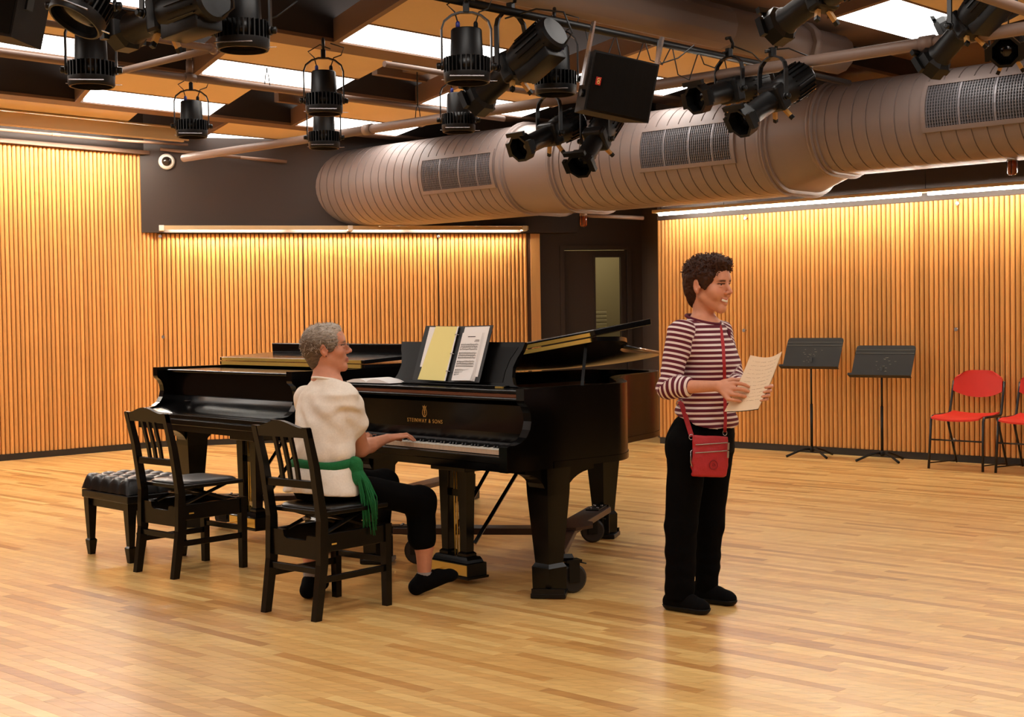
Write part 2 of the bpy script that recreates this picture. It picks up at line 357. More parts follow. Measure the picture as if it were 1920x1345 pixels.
# sloping plenum pieces seen in the voids
for (a_, b_, l_) in ((8.6, 9.2, 1.0), (8.9, 11.0, 1.2), (6.6, 10.8, .7)):
    w = MB(); w.M = ROOM; w.box(a_, a_+.22, b_-.5, b_+.3, 3.55, 3.9); w.box(a_-.3, a_+l_, b_+.25, b_+.32, 3.5, 3.6); w.build('girder', M_beam, ceiling)
# wall-washer valances and tubes
t = thing('wall_washer', 'long tan valance light washing the tall slatted left wall', 'light', RM(3, 12.45, 3.2))
M_ = Matrix.Translation(-t.location) @ ROOM
w = MB(); w.M = M_; w.box(2.5, 8.36, 12.44, 12.46, 3.21, 3.325); w.box(2.5, 8.36, 12.44, 13.05, 3.33, 3.343); w.build('valance', M_tan, t)
w = MB(); w.M = M_; w.box(2.5, 8.30, 12.44, 12.475, 3.195, 3.209); w.build('lower_lip', mat('pale_lip', S(240, 205, 150), .5), t)
for q in range(4):
    for bb in (12.90, 12.98):
        w = MB(); w.M = M_; w.tube([(2.6+1.42*q, bb, 3.312), (2.6+1.42*q+1.3, bb, 3.312)], .016, 8); w.build('tube', M_tube2, t)
t = thing('batten_light', 'tan batten light with white end clips over the centre slatted wall', 'light', CP(.1, .17, 2.4))
M_ = Matrix.Translation(-t.location) @ CM
w = MB(); w.M = M_; w.box(.05, 4.12, -.215, -.205, 2.352, 2.392); w.box(.05, 4.12, -.214, -.104, 2.3925, 2.397); w.build('rail', M_tan, t)
for q in range(3):
    w = MB(); w.M = M_; w.tube([(.12+1.33*q, -.165, 2.378), (.12+1.33*q+1.25, -.165, 2.378)], .013, 8); w.build('tube', M_tube, t)
for q in (.02, 2.05, 4.05):
    w = MB(); w.M = M_; w.box(q, q+.055, -.225, -.105, 2.34, 2.40, bev=.004); w.build('bracket', M_white, t)
t = thing('tube_light', 'bare tube strip light hung on thin rods above the right slatted wall', 'light', RM(11.72, 6, 2.4))
M_ = Matrix.Translation(-t.location) @ ROOM
w = MB(); w.M = M_; w.box(11.655, 11.76, 3.2, 9.05, 2.406, 2.436, bev=.004); w.build('channel', M_tan, t)
for b0_, b1_ in ((6.07, 8.3), (3.3, 6.0)):
    w = MB(); w.M = M_; w.tube([(11.69, b0_, 2.391), (11.69, b1_, 2.391)], .0125, 8); w.build('tube', M_tubew, t)
w = MB(); w.M = M_; w.tube([(11.74, 8.35, 2.392), (11.74, 9.02, 2.392)], .0125, 8); w.build('tube', M_tubew, t)
for q in (8.98, 8.2, 6.04, 4.2):
    w = MB(); w.M = M_; w.tube([(11.72, q, 2.43), (11.72, q, 3.34)], .004, 6); w.build('rod', M_black, t)
# ------------------------------------------------------------------ oval spiral duct
def oval(h, wd, n=36):
    r = h/2; pts = []
    for i in range(n//2+1): q = PI/2+PI*i/(n//2); pts.append((r+r*math.cos(q), r*math.sin(q)))
    for i in range(n//2+1): q = -PI/2+PI*i/(n//2); pts.append((wd-r+r*math.cos(q), r*math.sin(q)))
    return pts
duct = thing('spiral_duct', 'big taupe oval spiral duct hanging along the right side of the ceiling', 'duct', RM(10.3, 8, 2.8))
MD = Matrix.Translation(-duct.location) @ ROOM
A_N = 10.0
def ring(b, h, wd, zc, grow=0.0, a_n=A_N):
    pts = [(a_n-grow+x*(wd+2*grow)/wd, b, zc+y*(h+2*grow)/h) for x, y in oval(h, wd)]
    return [(p, min(q, B1-(p-8.605)*.628-.125), z) for p, q, z in pts]      # ends flush against the slanted bulkhead
def duct_seg(b0, b1, h, wd, zc, name='duct_section', pitch=.122):
    rings = []; b = b0
    while b > b1:
        rings.append(ring(b, h, wd, zc)); rings.append(ring(b-.002, h, wd, zc, -.008)); rings.append(ring(b-.010, h, wd, zc, -.008)); rings.append(ring(b-.012, h, wd, zc)); b -= pitch
    rings.append(ring(b1, h, wd, zc))
    w = MB(); w.M = MD; w.loft(rings); return w.build(name, M_duct, duct, autos=math.radians(60))
def flange(b, h, wd, zc):
    rings = [ring(b+q, h, wd, zc, g) for q, g in ((.045, .0), (.04, .016), (.028, .02), (.01, .014), (0, .03), (-.012, .03), (-.02, .012), (-.05, .014), (-.055, 0))]
    w = MB(); w.M = MD; w.loft(rings); return w.build('flange', M_duct, duct, autos=math.radians(50))
def trans(b0, h0, w0, z0, b1, h1, w1, z1):
    w = MB(); w.M = MD; w.loft([ring(b0, h0, w0, z0), ring(b1, h1, w1, z1)]); w.build('reducer', M_duct, duct, autos=math.radians(50))
SG = ((12.75, 9.62, .86, 1.30, 2.83), (8.98, 6.62, .84, 1.20, 2.80), (6.15, 1.5, .72, .98, 2.86))
for s_ in SG: duct_seg(*s_)
trans(9.62, .86, 1.30, 2.83, 8.98, .84, 1.20, 2.80); trans(6.62, .84, 1.2, 2.80, 6.15, .72, .98, 2.86)
flange(9.62, .86, 1.30, 2.83); flange(8.98, .84, 1.2, 2.80); flange(6.62, .84, 1.2, 2.80); flange(6.15, .72, .98, 2.86)
M_gr = mat('grille_grey', S(128, 124, 128), .4, metal=.3)
def grille(b0, b1, h, wd, zc, z0, z1, nb):
    r = h/2
    def P_(b, z, out=0.0): y = (z-zc); return (A_N+r-math.sqrt(max(r*r-y*y, 0))-out, b, z)
    w = MB(); w.M = MD; fwid = .035; N = 8
    def strip(b_0, b_1, za, zb, o):
        rr = []
        for i in range(N+1):
            z = za+(zb-za)*i/N; rr.append([P_(b_0, z, o), P_(b_1, z, o), P_(b_1, z, -.02), P_(b_0, z, -.02)])
        w.loft(rr, True, True, False)
    strip(b0+fwid, b0, z0, z1, .018); strip(b1, b1-fwid, z0, z1, .018)
    strip(b0, b1, z1-.0, z1+fwid, .018); strip(b0, b1, z0-fwid, z0, .018); strip(b0+fwid, b0, z1, z1+fwid, .018); strip(b1, b1-fwid, z1, z1+fwid, .018); strip(b0+fwid, b0, z0-fwid, z0, .018); strip(b1, b1-fwid, z0-fwid, z0, .018)
    fr = w.build('grille', M_duct, duct)
    w = MB(); w.M = MD; N = 6; strip(b0, b1, z0, z1, .003); w.build('grille_back', mat('grille_dark', S(34, 32, 34), .7), fr)
    w = MB(); w.M = MD; N = 5
    for i in range(nb):
        b = b0+(b1-b0)*(i+.5)/nb; strip(b+.0024, b-.0024, z0, z1, .012)
    w.build('blades', M_gr, fr)['kind'] = 'stuff'
    w = MB(); w.M = MD; N = 1
    for i in range(14):
        z = z0+(z1-z0)*(i+.5)/14; strip(b0, b1, z-.0016, z+.0016, .006)
    w.build('crossbars', M_gr, fr)['kind'] = 'stuff'
    for q in (.27, .55, .8):
        w = MB(); w.M = MD; N = 5; b = b0+(b1-b0)*q; strip(b+.008, b-.008, z0, z1, .014); w.build('mullion', M_gr, fr)
grille(10.72, 9.74, .86, 1.30, 2.83, 2.66, 2.97, 46)
grille(7.88, 6.92, .84, 1.2, 2.80, 2.66, 2.98, 46)
grille(5.15, 4.15, .72, .98, 2.86, 2.74, 3.06, 46)
# ------------------------------------------------------------------ pipes of the lighting grid
def at_d(px, py, d):      # point seen at a picture position, at depth d
    r = _fw+_rt*((px-960)/FPX)-_up*((py-672.5)/FPX); return Vector((0, 0, CAMH))+r*(d/r.y)
def at_a(px, py, a):
    r = _fw+_rt*((px-960)/FPX)-_up*((py-672.5)/FPX); return Vector((0, 0, CAMH))+r*(a/r.dot(AX))
def pipe(name, label, pts, r, m=M_pipe, joints=(), group='grid pipes'):
    t = thing(name, label, 'pipe', Vector(pts[0]), 0, None)
    L = t.location.copy()
    for i in range(len(pts)-1):
        w = MB(); w.tube([Vector(pts[i])-L, Vector(pts[i+1])-L], r, 12); w.build('length', m, t)
    for (p, d) in joints:
        w = MB(); d = Vector(d).normalized(); w.tube([Vector(p)-L-d*.045, Vector(p)-L+d*.045], r*1.22, 12); w.build('coupling', m, t)
    return t
pipe('grid_pipe', 'long brown pipe crossing in front of the spiral duct', [RM(7.8, 11.7, 2.93), RM(7.8, 9.0, 2.93), RM(7.8, 6.5, 2.93), RM(7.8, 1.5, 2.93)], .038, joints=[(RM(7.8, 9, 2.93), BX), (RM(7.8, 6.5, 2.93), BX), (RM(7.8, 4.0, 2.93), BX)])
pipe('grid_pipe', 'brown pipe with a tee and drop beneath the dark ceiling void', [RM(3.2, 9.17, 3.2), RM(6.2, 9.17, 3.2), RM(9.6, 9.17, 3.2)], .026, joints=[(RM(6.18, 9.17, 3.2), AX)])
pipe('drop_pipe', 'short upright pipe rising from the tee to the ceiling void', [RM(6.18, 9.17, 3.24), RM(6.18, 9.17, 3.9)], .022, joints=[(RM(6.18, 9.17, 3.28), (0, 0, 1))])
pipe('grid_pipe', 'thin mauve pipe behind the hanging wash lights by the corner speaker', [RM(2.0, 6.98, 2.95), RM(4.6, 6.98, 2.95)], .018)
pipe('elbow_pipe', 'bent mauve pipe with an elbow joint beside the tilted spotlight', [RM(4.55, 6.9, 2.93), RM(4.82, 6.9, 2.93), RM(4.82, 8.05, 2.93)], .021, joints=[(RM(4.82, 6.92, 2.93), AX+BX)])
pipe('lighting_bar', 'black lighting bar slung close under the brown beam', [RM(4.2, 5.45, 3.05), RM(9.4, 5.45, 3.05)], .024, M_black)
pipe('grid_pipe', 'brown pipe passing overhead above the stacked spotlights', [RM(5.9, 3.25, 2.95), RM(9.9, 3.25, 2.95)], .03)
pipe('grid_pipe', 'short brown stub pipe bolted under the beam', [RM(6.7, 7.55, 3.15), RM(7.3, 7.55, 3.15)], .022)
pipe('grid_pipe', 'brown cross pipe high beside the duct', [RM(7.8, 7.6, 3.12), RM(9.3, 7.6, 3.12)], .022)
pipe('air_pipe', 'wide round grey duct lying along the ceiling girder', [RM(3.5, 5.75, 3.34), RM(8.2, 5.75, 3.34), RM(9.75, 5.75, 3.34)], .15, M_duct, joints=[(RM(9.2, 5.75, 3.34), AX)])
pipe('conduit', 'thin brown conduit running along the top of the left wall', [RM(3, 13.2, 3.26), RM(8.0, 13.2, 3.26), RM(8.72, 13.0, 3.25)], .014, M_beam, joints=[(RM(7.3, 13.2, 3.26), AX)])
pipe('conduit', 'thin brown conduit running over the dome camera', [CP(.05, .16, 3.22), CP(.9, .16, 3.14), CP(1.4, .16, 3.1)], .018, M_beam)
pipe('sprinkler_pipe', 'short brown sprinkler pipe in front of the dark recess', [at_d(1098, 404, 14.6), at_d(1206, 409, 14.9)], .02, M_pipe)
# hangers
for (a_, b_, z_) in ((7.8, 8.4, 2.96), (7.8, 3.6, 2.96), (6.9, 9.17, 3.22)):
    t = thing('hanger_rod', {8.4: 'thin rod with a hook carrying the long brown pipe', 3.6: 'dark rod and clip holding the long pipe under the bright panel', 9.17: 'chain hook hanging the tee pipe below the light'}[b_], 'rod', RM(a_, b_, z_))
    w = MB(); w.tube([(0, 0, .1), (0, 0, 3.9-z_)], .006, 6); w.build('rod', M_black, t)
    w = MB(); w.tube([(.02, 0, 0), (.012, 0, .08), (0, 0, .1), (-.012, 0, .08), (-.02, 0, 0)], .004, 6); w.build('hook', M_black, t)
# ------------------------------------------------------------------ stage lights
M_fin = mat('heat_sink_black', S(8, 8, 8), .32, spec=.4); M_body = mat('fixture_body', S(13, 13, 14), .42, spec=.32, bump=.05, bscale=300)
M_lens = mat('dark_lens', S(8, 8, 9), .12); M_blue = mat('blue_connector', S(30, 40, 120), .4); M_yoke = mat('yoke_black', S(18, 18, 19), .33); M_cable = mat('black_cable', S(14, 13, 12), .5)
M_label = mat('gold_reflector_edge', S(196, 150, 84), .4)
def yoke_parts(t, half, zp, top, strap=.03, bar_top=.07, bright=False):
    pts = [(-half, 0, zp), (-half, 0, top-.09)]+[(-half+(half)*(1-math.cos(q)), 0, top-.09+.09*math.sin(q)) for q in (PI*.15, PI*.3, PI*.42)]
    pts += [(-p[0], 0, p[2]) for p in reversed(pts)]
    w = MB(); th = .005
    rings = []
    for i, p in enumerate(pts):
        p = Vector(p); d = (Vector(pts[min(i+1, len(pts)-1)])-Vector(pts[max(i-1, 0)])).normalized(); nrm = Vector((d.z, 0, -d.x))
        rings.append([p+nrm*th+Vector((0, strap/2, 0)), p+nrm*th-Vector((0, strap/2, 0)), p-nrm*th-Vector((0, strap/2, 0)), p-nrm*th+Vector((0, strap/2, 0))])
    w.loft(rings, True, True, False)
    for sx in (-1, 1): w.lathe([(.024, -.006), (.024, .006)], 12, T(sx*half, 0, zp) @ RY(PI/2))
    y = w.build('yoke', M_yoke, t)
    w = MB()
    for sx in (-1, 1): w.lathe([(.014, 0), (.018, .004), (.018, .022), (.012, .026)], 8, T(sx*(half+.004), 0, zp) @ RY(sx*PI/2))
    w.build('tilt_knobs', M_black, y)['kind'] = 'stuff'
    w = MB(); w.box(-.016, .016, -.02, .02, top-.005, top+.055, bev=.004); w.tube([(0, -.03, top+.05), (0, -.036, top+.09), (0, -.01, top+.125), (0, .025, top+.115)], .011, 8); w.tube([(0, .012, top+.03), (0, .06, top+.02)], .006, 6)
    w.build('clamp', M_black, t)
    return y
def par_light(px, py, d, label, tilt=0.0, yaw=.0, sc=1.0, roll=0.0):
    """LED wash light: py is the picture row of its front rim"""
    p = at_d(px, py, d)
    t = thing('wash_light', label, 'stage light', p, yaw, 'hanging wash lights'); t.scale = (sc,)*3
    Mb = T(0, 0, .09) @ RX(tilt) @ RY(roll) @ T(0, 0, -.09)
    w = MB(); w.M = Mb; w.lathe([(.0, .285), (.076, .285), (.082, .278), (.088, .13), (.088, .12)], 24); w.build('body', M_body, t, autos=math.radians(40))
    w = MB(); w.M = Mb; w.lathe([(.09, .136), (.098, .136), (.098, .05), (.09, .05)], 24); b_ = w.build('heat_sink', M_fin, t)
    w = MB(); w.M = Mb
    for k_ in range(30):
        q = 2*PI*k_/30; w.box(.09, .124, -.0035, .0035, .048, .132, RZ(q))
    w.build('fins', M_fin, b_)['kind'] = 'stuff'
    w = MB(); w.M = Mb; w.lathe([(.10, .055), (.124, .052), (.123, .012), (.117, .0), (.108, .0), (.106, .02), (.09, .022)], 28); w.build('front_rim', M_body, t, autos=math.radians(40))
    w = MB(); w.M = Mb; w.lathe([(.0, .019), (.107, .019), (.107, .023), (.0, .023)], 24); w.build('lens', M_lens, t)
    w = MB(); w.M = Mb; w.box(-.135, -.117, -.004, .004, .016, .019); w.box(.117, .16, -.004, .004, .010, .013); w.box(-.10, .08, -.131, -.121, .016, .021); w.build('frame_clips', M_steel, t)['kind'] = 'stuff'
    yoke_parts(t, .132, .09, .375)
    for sx, m_ in ((-.045, M_blue), (.05, M_blackm)):
        w = MB(); w.M = Mb; w.lathe([(.012, .28), (.012, .315), (.008, .325)], 10, T(sx, 0, 0)); w.build('connector', m_, t)
    w = MB(); w.M = Mb; w.tube([(-.045, 0, .32), (-.06, .02, .38), (-.10, .03, .42), (-.02, .04, .47), (.05, .03, .44)], .004, 6); w.tube([(.05, 0, .32), (.07, .02, .38), (.12, .03, .40), (.14, .03, .45), (.05, .04, .48)], .004, 6); w.build('cable', M_cable, t)['kind'] = 'stuff'
    return t
par_light(172, 163, 7.7, 'black wash light hung below the thin mauve pipe, long pale yoke arms', yaw=.15, sc=1.0)
par_light(360, 258, 11.3, 'small black wash light hung from the tee pipe', yaw=.2)
par_light(456, 95, 6.7, 'large black wash light cut by the frame top beside the spotlight', yaw=-.1)
par_light(158, 50, 6.2, 'tilted wash light showing its dark round front next to the corner speaker', tilt=-.35, roll=.42, yaw=.1)
par_light(608, 214, 9.6, 'black wash light with a wide yoke hung under the beam edge', yaw=.15)
par_light(608, 279, 11.4, 'black wash light hanging behind and below the wide-yoked one', yaw=.1)
par_light(876, 156, 7.6, 'black wash light clamped to the lighting bar by two looping cables', yaw=.1)
par_light(860, 248, 10.6, 'black wash light overlapping the long brown pipe beside the duct grille', yaw=.05)
par_light(1042, 178, 8.4, 'black wash light squeezed between the silver spotlight and the loudspeaker', yaw=-.1)
def spot(lens, back, label, led=False, top=.32, group='profile spotlights'):
    lens = Vector(lens); back = Vector(back); d = (lens-back).normalized(); L = .66 if not led else .74
    piv = (lens+back)/2; yaw = math.atan2(-d.x, d.y); pitch = math.asin(d.z)
    t = thing('profile_spotlight', label, 'stage light', piv, yaw, group)
    Mb = RX(pitch)
    w = MB(); w.M = Mb
    def lat(prof, n=16, eight=False): return [(r, z) for r, z in prof]
    if led: w.lathe([(.0, .37), (.085, .37), (.1, .355), (.105, .12), (.095, .06), (.07, .04)], 24, RX(PI/2)); w.box(-.075, .075, -.32, -.06, -.13, -.02, bev=.012)
    else: w.lathe([(.0, .33), (.07, .33), (.098, .30), (.103, .16), (.092, .07), (.07, .03)], 20, RX(PI/2))
    hs = w.build('rear_housing', M_body, t, autos=math.radians(35))
    w = MB(); w.M = Mb
    for k_ in range(20):
        q = 2*PI*k_/20; w.box(.09, .112, -.32 if led else -.29, -.14, -.003, .003, RY(q))
    w.build('cooling_fins', M_fin, hs)['kind'] = 'stuff'
    w = MB(); w.M = Mb; w.box(-.085, .085, -.06, .03, -.085, .085, bev=.02); w.build('shutter_gate', M_body, t)
    w = MB(); w.M = Mb; w.lathe([(.068, -.02), (.066, -.2), (.075, -.215), (.075, -.235), (.069, -.24)], 20, RX(PI/2)); w.build('barrel', M_body, t, autos=math.radians(35))
    w = MB(); w.M = Mb
    oc = [(r_*math.cos(PI/8+PI/4*k_), r_*math.sin(PI/8+PI/4*k_)) for r_ in (1,) for k_ in range(8)]
    rg = [[(x*r_, y_, z*r_) for x, z in oc] for y_, r_ in ((.225, .076), (.245, .098), (.325, .10), (.325, .082), (.26, .078))]
    w.loft(rg, True, False, False); w.box(-.085, .085, .30, .325, .088, .118); w.box(-.118, -.09, .29, .325, -.05, .05); w.box(.09, .118, .29, .325, -.05, .05); w.build('lens_hood', M_black, t)
    w = MB(); w.M = Mb; w.lathe([(0, -.262), (.08, -.262), (.08, -.266), (0, -.27)], 16, RX(PI/2)); w.build('lens', M_lens, t)
    for q in (.5, -.45):
        w = MB(); w.M = Mb; w.box(-.012, .012, -.02, .0, -.15, -.075, RY(q)); sh = w.build('shutter_handle', M_label, t)
        w = MB(); w.M = Mb; w.box(-.012, .012, -.022, .002, -.175, -.148, RY(q), bev=.003); w.build('grip', M_black, sh)
    yoke_parts(t, .118, 0, top)
    w = MB(); w.M = Mb; w.lathe([(.012, .30), (.012, .34), (.009, .355)], 10, T(.03, 0, -.085) @ RX(PI/2)); w.build('connector', M_blue, t)
    w = MB(); w.M = Mb; w.tube([(.03, -.35, -.085), (.05, -.43, -.05), (.04, -.44, .08), (.02, -.30, .2), (0, -.1, .28)], .005, 6); w.build('cable', M_cable, t)
    return t
s_ = spot(at_d(236, 58, 6.75), at_d(380, 5, 6.4), 'black LED spotlight pointing down by the elbow pipe', True)
spot(at_d(905, 180, 8.15), at_d(1015, 82, 7.85), 'grey ribbed LED spotlight under the lighting bar aimed at the left wall', True)
spot(at_d(980, 276, 10.05), at_d(1078, 230, 10.4), 'black spotlight under the long pipe, its open snout before the plain duct reducer', top=.28)
spot(at_d(1090, 305, 10.0), at_d(1143, 222, 10.35), 'black spotlight steeply tilted below the loudspeaker', top=.28)
spot(at_d(1308, 186, 9.15), at_d(1425, 155, 9.5), 'black spotlight pointing level over the middle duct grille', top=.22)
spot(at_d(1395, 225, 8.7), at_d(1502, 147, 8.95), 'black spotlight tilted across the right edge of the middle duct grille', top=.26)
spot(at_d(1497, 22, 7.4), at_d(1570, -32, 7.2), 'black spotlight cut by the frame beside the bright ceiling panel', top=.3)
spot(at_d(1778, 86, 8.3), at_d(1838, 18, 8.1), 'black LED spotlight whose nose crosses the bright ceiling panel', True, top=.3)
spot(at_d(1812, 36, 9.7), at_d(1880, 0, 9.6), 'black spotlight half hidden behind the overhead pipe', True, top=.25)
spot(at_d(1884, 98, 8.7), at_d(1900, 84, 9.3), 'black spotlight looking straight out above the far right duct grille', top=.24)
# ------------------------------------------------------------------ loudspeakers
M_cab = mat('speaker_cabinet', S(22, 21, 22), .6, spec=.3, bump=.5, bscale=350); M_mesh = mat('speaker_grille', S(15, 12, 10), .8, spec=.15, bump=.3, bscale=500)
def speaker(p, M, w_, h_, d_, label, badge):
    t = thing('loudspeaker', label, 'loudspeaker', p)
    w = MB(); w.M = M; wt = w_*.38
    w.prism([(-w_/2, 0), (w_/2, 0), (wt, d_), (-wt, d_)], -h_/2, h_/2); w.build('cabinet', M_cab, t)
    w = MB(); w.M = M; rr = []
    for i in range(9):
        x = -w_/2+.012+(w_-.024)*i/8; y = -.03*math.sin(PI*i/8)-.006; rr.append([(x, y, -h_/2+.012), (x, .0, -h_/2+.012), (x, 0, h_/2-.012), (x, y, h_/2-.012)])
    w.loft(rr, True, True, False); g_ = w.build('front_grille', M_mesh, t)
    w = MB(); w.M = M
    for sx in (-1, 1): w.box(sx*(w_/2+.012)-.006, sx*(w_/2+.012)+.006, .05, .10, -.03, h_/2+.16)
    w.build('bracket', M_steel if badge else M_black, t)['kind'] = 'stuff'
    for zz in (-.07,): w = MB(); w.M = M; w.lathe([(.022, -.008), (.022, .012)], 12, T(-w_/2-.002, .08, zz) @ RY(PI/2)); w.build('knob', M_black, t)
    if badge:
        w = MB(); w.M = M; w.box(-w_/2+.028, -w_/2+.058, -.034, -.026, -.022, .022, bev=.002); bd = w.build('badge', mat('red_badge', S(190, 40, 30), .4), g_)
        w = MB(); w.M = M; w.lathe([(.009, 0), (.009, .002), (.005, .002), (.005, 0)], 12, T(-w_/2+.043, -.034, .008) @ RX(PI/2)); w.lathe([(.009, 0), (.009, .002), (.005, .002), (.005, 0)], 12, T(-w_/2+.043, -.034, -.008) @ RX(PI/2)); w.build('badge_mark', mat('badge_gold', S(240, 190, 120), .4), g_)['kind'] = 'stuff'
    return t
speaker(at_d(1166, 163, 7.95), RZ(.30) @ RY(.17) @ RX(.12), .39, .33, .30, 'black wedge loudspeaker with a small red badge hung before the duct', True)
speaker(at_d(-25, -10, 6.9), RZ(-.3) @ RY(.22) @ RX(-.05), .36, .36, .30, 'black loudspeaker corner hanging in front of the bright panel row', False)
# steel strap brackets and cable bundle near the bar
t = thing('cable_bundle', 'tangle of thin black cables looped along the lighting bar', 'cable', RM(7.4, 5.45, 3.05))
for i in range(9):
    w = MB(); a_ = -1.0+.28*i; h_ = rnd.uniform(.08, .2); w.tube([AX*a_+Vector((0, 0, .02)), AX*(a_+.06)+Vector((0, -.03, -h_)), AX*(a_+.18)+Vector((0, -.02, -h_*1.1)), AX*(a_+.3)+Vector((0, 0, .02))], .004, 6); w.build('cable', M_cable, t)
for (px_, py_, d_, l_) in ((480, 20, 7.0, 'loose black cable drooping from the frame top over the void'), (1240, 100, 8.6, 'bundle of black cables sagging behind the loudspeaker')):
    t = thing('hanging_cable', l_, 'cable', at_d(px_, py_, d_)); w = MB(); w.tube([(-.02, 0, .08), (-.03, 0, -.02), (0, 0, -.06), (.1, 0, -.03), (.2, .02, .05)], .0045, 6); w.build('strand', M_cable, t)
# ------------------------------------------------------------------ small wall things
t = thing('dome_camera', 'white-ringed dome camera high on the taupe bulkhead', 'camera', CP(.115, .11, 3.09)); rz_ = math.atan2(CD.y, CD.x); t.rotation_euler = (0, 0, rz_)
w = MB(); w.lathe([(.0, -.01), (.082, -.01), (.086, 0), (.084, .02), (.07, .035), (.05, .036)], 28, RX(PI/2)); w.build('ring', M_white, t, autos=math.radians(35))
w = MB(); w.lathe([(.052, .03)]+[(.052*math.cos(q), .034+.035*math.sin(q)) for q in (.3, .7, 1.1, 1.45)], 24, RX(PI/2)); w.build('dome', mat('smoked_dome', S(46, 38, 32), .08), t)
def amber(px, py, d, label):
    t = thing('caged_lamp', label, 'lamp', at_d(px, py, d))
    w = MB(); w.lathe([(.0, -.062), (.025, -.06), (.037, -.045), (.037, .03), (.034, .045)], 16); w.build('amber_glass', mat('amber_glass', S(120, 48, 16), .15, spec=.6), t)
    w = MB(); w.lathe([(.035, .045), (.04, .05), (.04, .085), (.02, .095)], 16); w.tube([(0, 0, .09), (0, 0, .16)], .01); w.build('cap', M_pipe, t)
    w = MB()
    for k_ in range(6): q = 2*PI*k_/6; w.tube([(.041*math.cos(q), .041*math.sin(q), .05), (.041*math.cos(q), .041*math.sin(q), -.05), (0, 0, -.068)], .0025, 5)
    w.build('cage', M_black, t)['kind'] = 'stuff'
amber(1094, 414, 14.6, 'small caged amber lamp hanging beside the door recess')
amber(1898, 313, 10.9, 'small caged amber lamp under the far end of the duct')
def hook(p, d, label):
    t = thing('wall_hook', label, 'hook', p); d = Vector(d)
    w = MB(); w.tube([(0, 0, 0), d*.035], .008, 8); w.build('stem', M_steel, t); w = MB(); w.tube([d*.03, d*.042], .018, 10); w.build('head', M_steel, t)
for a_, b_, z_, l_ in ((A1, 8.1, 2.31, 'steel hook at the slat tops left of the lit tube start'), (A1, 5.85, 2.31, 'steel hook at the slat tops above the red chairs'), (A1, 8.13, 1.19, 'steel knob on the right wall behind the held paper'), (A1, 5.87, 1.19, 'steel knob on the right wall above the red chair'), (A1, 5.9, .2, 'steel knob low on the wall behind the red chair legs')):
    hook(RM(a_, b_, z_), -AX, l_)
for q, z_, l_ in ((.03, 2.29, 'steel hook at the left edge of the centre slats'), (3.1, 2.29, 'steel hook under the batten light near the wall seam'), (.04, 1.2, 'steel knob on the corner slats left of the pianos')): hook(CP(q, .02, z_), CN, l_)
